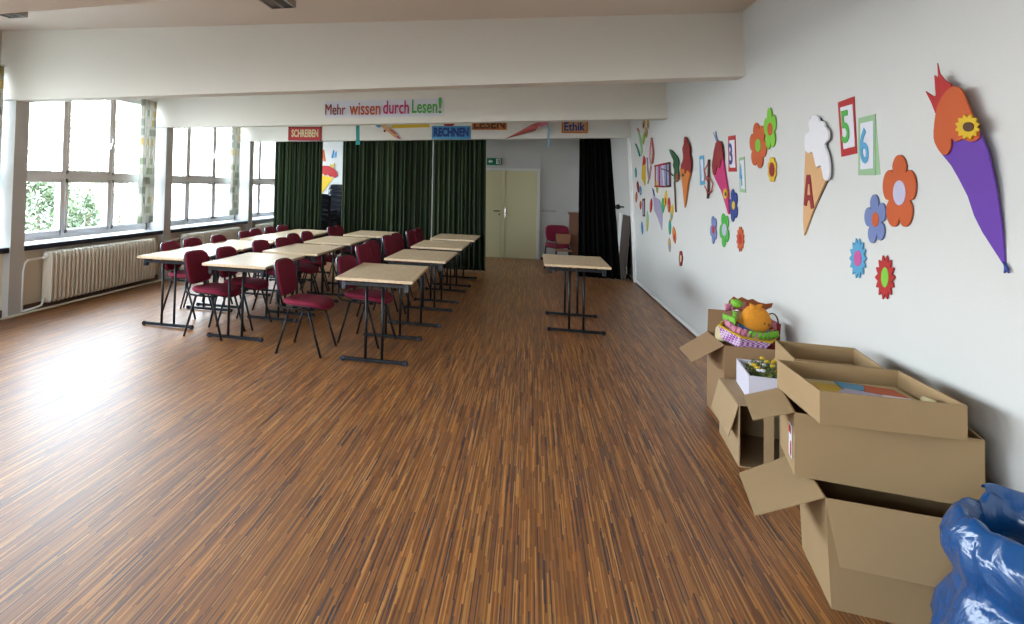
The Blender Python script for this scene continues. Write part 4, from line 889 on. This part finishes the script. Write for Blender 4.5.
# ------------------------------------------------------------------ toys in the far box
def lump(name, c, rr, m, parent, seed, amp=.18, n=20, k=12, fr=5.0):
    from mathutils import noise
    c = Vector(c); mb_ = MB(); rg = []
    for i in range(1, k):
        ph = PI*i/k; ring = []
        for j in range(n):
            d_ = Vector((math.sin(ph)*math.cos(2*PI*j/n), math.sin(ph)*math.sin(2*PI*j/n), -math.cos(ph)))
            s_ = 1+amp*noise.noise(d_*fr*.4+Vector((seed*3.1, 0, 0)))
            ring.append(c+Vector((d_.x*rr[0], d_.y*rr[1], d_.z*rr[2]))*s_)
        rg.append(ring)
    mb_.rings(rg); return mb_.build(name, m, parent, smooth='all')
def frill(path, amp, n, width, m, name, parent, seed):
    rd = random.Random(seed); mb_ = MB(); N_ = n; top = []; bot = []
    for i in range(N_+1):
        t = i/N_*(len(path)-1); k = min(int(t), len(path)-2); p_ = path[k].lerp(path[k+1], t-k); w_ = amp*math.sin(i*1.7)
        top.append(p_+Vector((w_, -w_, width*.5+rd.uniform(-.004, .004)))); bot.append(p_+Vector((-w_*.3, w_*.3, -width*.5)))
    vs = top+bot; mb_.add(vs, [(i, i+1, N_+2+i, N_+1+i) for i in range(N_)]); o_ = mb_.build(name, m, parent, smooth='all'); md = o_.modifiers.new('s', 'SOLIDIFY'); md.thickness = .004; return o_
cB = Vector((1.455, 5.47, .605)); R_t = Matrix.Rotation(.15, 3, 'Z') @ Matrix.Rotation(.12, 3, 'Y') @ Matrix.Rotation(.34, 3, 'X')
def PBk(x, y, z): return cB + R_t @ Vector((x, y, z))
bk = empty('paper_basket', cB, 'six-sided purple gingham paper basket with yellow rim and pink and green frills', 'basket')
def hexr(rad, z, sy=.75): return [PBk(rad*math.cos(PI/3*i), rad*sy*math.sin(PI/3*i), z) for i in range(6)]
MB().rings([hexr(.155, -.045), hexr(.195, .045), hexr(.188, .045), hexr(.148, -.035)]).build('basket_wall', M['gingham'], bk)
MB().rings([hexr(.200, .045), hexr(.200, .056), hexr(.178, .056), hexr(.178, .045)], cap=False).build('rim', M['p_yellow'], bk)
MB().rings([hexr(.178, .04), hexr(.16, .05)]).build('lining', M['p_darkred'], bk)
ringp = [PBk(.16*math.cos(2*PI*i/12), .12*math.sin(2*PI*i/12), .075) for i in range(13)]
frill(ringp[5:9], .014, 26, .05, M['p_ltpink'], 'pink_frill', bk, 1)
frill(ringp[8:12], .014, 26, .05, M['p_ltpink'], 'pink_frill', bk, 2)
frill([PBk(-.05, -.11, .08), PBk(.05, -.12, .085), PBk(.15, -.07, .09)], .014, 26, .045, M['p_lime'], 'green_frill', bk, 3)
frill([PBk(-.17, .04, .10), PBk(-.13, -.05, .12), PBk(-.10, .03, .14)], .014, 22, .05, M['p_lime'], 'green_frill', bk, 4)
frill([PBk(-.15, .09, .14), PBk(-.08, .10, .17), PBk(-.02, .09, .19)], .014, 22, .05, M['p_ltpink'], 'pink_frill', bk, 5)
frill([PBk(.02, .10, .16), PBk(.12, .08, .12), PBk(.18, .02, .09)], .014, 22, .05, M['p_ltpink'], 'pink_frill', bk, 6)
lump('green_ruffle', PBk(-.08, .10, .19), (.035, .03, .03), M['p_lime'], bk, 8, .5)
M['plush'] = mat('orange_plush', (.62, .24, .015), .95, noise=.2, nscale=70, bump=.6, bscale=120)
ch = empty('plush_chick', PBk(.02, 0, .09), 'round orange plush chick with tufted head and blue scarf sitting in the basket', 'plush toy')
lump('body', PBk(.02, .0, .135), (.095, .08, .10), M['plush'], ch, 4, .12)
MB().tube([PBk(-.01, 0, .19), PBk(-.02, .0, .235), PBk(-.045, .0, .25)], [.03, .018, .006], 8).tube([PBk(.01, 0, .19), PBk(.01, .0, .24), PBk(.03, .0, .26)], [.03, .018, .006], 8).build('head_tuft', M['plush'], ch, smooth='all')
MB().ball(PBk(.045, -.072, .155), .007, 10, 6).build('eye', M['black'], ch, smooth='all')
MB().tube([PBk(.075, -.055, .145), PBk(.10, -.08, .14)], [.014, .002], 8).build('beak', M['p_leafbrown'], ch, smooth='all')
MB().tube([PBk(.02+.085*math.cos(a), .07*math.sin(a), .075) for a in [PI+.3*k for k in range(0, 11)]], .018, 8).build('scarf', M['p_blue'], ch, smooth='all')
M['knit'] = mat('cream_knit', (.55, .47, .28), .95, noise=.15, nscale=50, bump=.7, bscale=90)
cr = empty('knitted_plush', (1.335, 5.55, .56), 'cream knitted plush slumped at the left side of the toy box', 'plush toy')
lump('body', (1.335, 5.55, .60), (.06, .07, .065), M['knit'], cr, 2, .2)
lump('head', (1.345, 5.54, .66), (.04, .045, .035), M['knit'], cr, 5, .2)
MB().tube([(1.32, 5.50, .64), (1.345, 5.46, .62), (1.37, 5.45, .585)], [.018, .02, .016], 8).build('arm', M['knit'], cr, smooth='all')
# brown jagged paper leaves behind
pts = []
for i, (x, y) in enumerate([(728, 310), (729, 301), (734, 296.5), (738, 299), (742, 297), (748, 300), (753, 299), (758, 302), (766, 304), (773, 303), (772, 307), (764, 311), (757, 311.5), (752, 310), (746, 309), (741, 312), (735, 308)]):
    pts.append(aty(x, y, 5.76))
tag(MB().prism(pts, (0, .008, 0)).build('autumn_paper_leaf', M['p_leafbrown']), 'jagged orange brown paper leaf standing behind the plush chick', 'paper decoration')
gb = empty('gift_bag', (1.63, 5.60, .56), 'dark red gift bag with gold print behind the toy basket', 'bag')
MB().add([Vector(v) for v in [(1.585, 5.52, .50), (1.665, 5.52, .50), (1.665, 5.66, .50), (1.585, 5.66, .50), (1.57, 5.51, .70), (1.675, 5.51, .70), (1.675, 5.67, .70), (1.57, 5.67, .70)]], [(0, 3, 2, 1), (4, 5, 6, 7), (0, 1, 5, 4), (1, 2, 6, 5), (2, 3, 7, 6), (3, 0, 4, 7)]).build('bag_body', M['p_darkred'], gb)
MB().tube([(1.585+.038-.038*math.cos(a), 5.52, .70+.07*math.sin(a)) for a in [PI*k/8 for k in range(9)]], .005, 6).build('handle', M['p_brown'], gb, smooth='all')
MB().box((1.60, 5.508, .60), (1.64, 5.512, .63)).box((1.61, 5.506, .64), (1.63, 5.511, .66)).build('gold_print', M['p_yellow'], gb)

# ------------------------------------------------------------------ blue refuse bag
from mathutils import noise
def bag(name, lab, cx, cy, z0, H, prof, seed, rim=None, sx=1.0, sy=1.0):
    n_ = 120; rg = []
    for (zf, rad) in prof:
        ring = []
        for j in range(n_):
            a = 2*PI*j/n_; d_ = Vector((math.cos(a), math.sin(a), zf*1.6))
            w1 = noise.noise(d_*2.1+Vector((seed, 0, 0)))*.10; w2 = (1-abs(noise.noise(Vector((d_.x*3.2+zf*2.0, d_.y*3.2-zf*1.2, zf*2.5+seed))))*2)*.05; w3 = noise.noise(Vector((d_.x*9+zf*3, d_.y*9, zf*5)))*.022
            k = rad*(1+w1+w2+w3); ring.append(Vector((cx+k*math.cos(a)*sx, cy+k*math.sin(a)*sy, z0+zf*H + .03*noise.noise(d_*3+Vector((0, seed, 0)))*(zf > .1))))
        rg.append(ring)
    mb_ = MB(); mb_.rings(rg, cap=True); return mb_.build(name, M['bag'], smooth='all')
prof = [(.0, .24), (.02, .28), (.08, .305), (.18, .315), (.30, .315), (.42, .305), (.52, .29), (.59, .268), (.63, .258), (.67, .265), (.72, .28), (.78, .29), (.84, .29), (.89, .28), (.94, .26), (.98, .245), (1.0, .228), (.985, .205), (.93, .185), (.85, .18), (.76, .17), (.70, .14), (.66, .09), (.645, .04)]
o = bag('refuse_bag', '', 1.535, 2.72, .005, .585, prof, 2.3, sx=.77, sy=.9)
tag(o, 'glossy blue plastic refuse bag with open crumpled mouth at the lower right picture corner', 'bag')
ear = MB(); rr_ = random.Random(5)
ps = []
for j in range(7):
    t = j/6; ps.append([Vector((1.48+.30*t*.8, 2.90+.02*math.sin(t*9), .55+.02*math.sin(t*7))), Vector((1.50+.30*t*.8, 2.93+.03*math.sin(t*11), .635+.02*math.sin(t*8+1))), Vector((1.485+.3*t*.8, 2.96, .60+.02*math.sin(5*t)))])
vs = [v for p in ps for v in p]
ear.add(vs, [(j*3+k, (j+1)*3+k, (j+1)*3+k+1, j*3+k+1) for j in range(6) for k in range(2)])
e = ear.build('bag_edge', M['bag'], None, smooth='all', root=o.location); e.parent = o; md = e.modifiers.new('s', 'SOLIDIFY'); md.thickness = .004; md = e.modifiers.new('b', 'SUBSURF'); md.levels = md.render_levels = 2

# ------------------------------------------------------------------ outside
tag(MB().box((-90, -60, -1.0), (40, 90, -.9)).build('lawn', M['grass']), None, None, None, 'structure')
def bush(x, y, z0, rx, ry, h, n_, lab, m, seed, size=.07, trunk=.25):
    r_ = empty('shrub' if h < 3 else 'tree', (x, y, z0), lab, 'shrub' if h < 3 else 'tree', 'greenery outside the windows'); rd = random.Random(seed); mb_ = MB()
    for i in range(n_):
        a, b = rd.uniform(0, 2*PI), math.acos(rd.uniform(-1, 1)); q = rd.uniform(.55, 1)**.6*(1+.25*math.sin(3*a+seed)*math.sin(2*b))
        c = Vector((x+rx*q*math.sin(b)*math.cos(a), y+ry*q*math.sin(b)*math.sin(a), z0+h*(trunk+(1-trunk)*.5)+h*(1-trunk)*.5*q*math.cos(b)))
        u_, v_ = Vector([rd.uniform(-1, 1) for _ in range(3)])*size, Vector([rd.uniform(-1, 1) for _ in range(3)])*size*.6
        mb_.add([c-u_, c-v_, c+u_, c+v_], [(0, 1, 2, 3)])
    mb_.build('foliage', m, r_)
    MB().tube([(x, y, z0), (x+.05, y, z0+h*.35), (x, y, z0+h*.75)], [.05+h*.015, .04+h*.01, .02], 8).build('trunk', M['bark'], r_, smooth='all')
bush(-10.2, 12.3, -.9, .95, .8, 2.55, 4200, 'green bush seen low through the left panes of the nearest window', M['leaf_out'], 1, .06, .05)
bush(-10.3, 14.1, -.9, .35, .4, 2.1, 1500, 'narrow green shrub seen low through the middle pane of the nearest window', M['leaf_out'], 2, .055, .05)
bush(-16, 22, -.9, 2.2, 2.0, 4.9, 4500, 'pale overexposed tree beyond the bushes in the nearest window', M['leaf_far'], 3, .11, .2)
bush(-11.5, 17.3, -.9, .6, .6, 1.9, 1500, 'low pale shrub seen through the right pane of the nearest window', M['leaf_far'], 4, .07, .05)

# ------------------------------------------------------------------ light
w = bpy.data.worlds.new('sky'); sc.world = w; w.use_nodes = True; nt = w.node_tree; bg = nt.nodes['Background']
tc = nt.nodes.new('ShaderNodeTexCoord'); sx = nt.nodes.new('ShaderNodeSeparateXYZ'); nt.links.new(tc.outputs['Generated'], sx.inputs[0])
rp = ramp(nt, [(0, (.55, .57, .55)), (.5, (.97, .98, 1.0)), (.62, (.80, .90, 1.0)), (1, (.62, .78, 1.0))])
nt.links.new(math_node(nt, 'ADD', math_node(nt, 'MULTIPLY', sx.outputs['Z'], .5), .5), rp.inputs['Fac'])
nt.links.new(rp.outputs['Color'], bg.inputs['Color']); bg.inputs['Strength'].default_value = 9.0
for k in range(6):
    ya, yb = COLY[k]+BT, COLY[k+1]
    L = bpy.data.lights.new('window_portal', 'AREA'); L.shape = 'RECTANGLE'; L.size = yb-ya; L.size_y = 2.05
    L.cycles.is_portal = True
    o = bpy.data.objects.new('window_portal', L); C.objects.link(o); o.location = (XG-.07, (ya+yb)/2, 1.82)
    o.rotation_euler = Matrix(((0, 0, -1), (1, 0, 0), (0, -1, 0))).to_euler()
    # local -Z must point to +X
    o.rotation_euler = Vector((1, 0, 0)).to_track_quat('-Z', 'Y').to_euler()
    L.size, L.size_y = yb-ya, 2.05
L = bpy.data.lights.new('window_portal', 'AREA'); L.shape = 'RECTANGLE'; L.size, L.size_y = 4.0, 1.9; L.cycles.is_portal = True  # portal of the added fill window
o = bpy.data.objects.new('window_portal', L); C.objects.link(o); o.location = (-3.3, Y0-.16, 1.85); o.rotation_euler = Vector((0, 1, 0)).to_track_quat('-Z', 'Z').to_euler()

sc.view_settings.view_transform = 'Standard'; sc.view_settings.look = 'None'; sc.view_settings.gamma = 1; sc.view_settings.use_curve_mapping = False
sc.view_settings.exposure = 1.28
sc.cycles.use_denoising = True
sc.cycles.max_bounces = 10; sc.cycles.diffuse_bounces = 6; sc.cycles.caustics_reflective = False; sc.cycles.caustics_refractive = False
sc.cycles.sample_clamp_indirect = 8
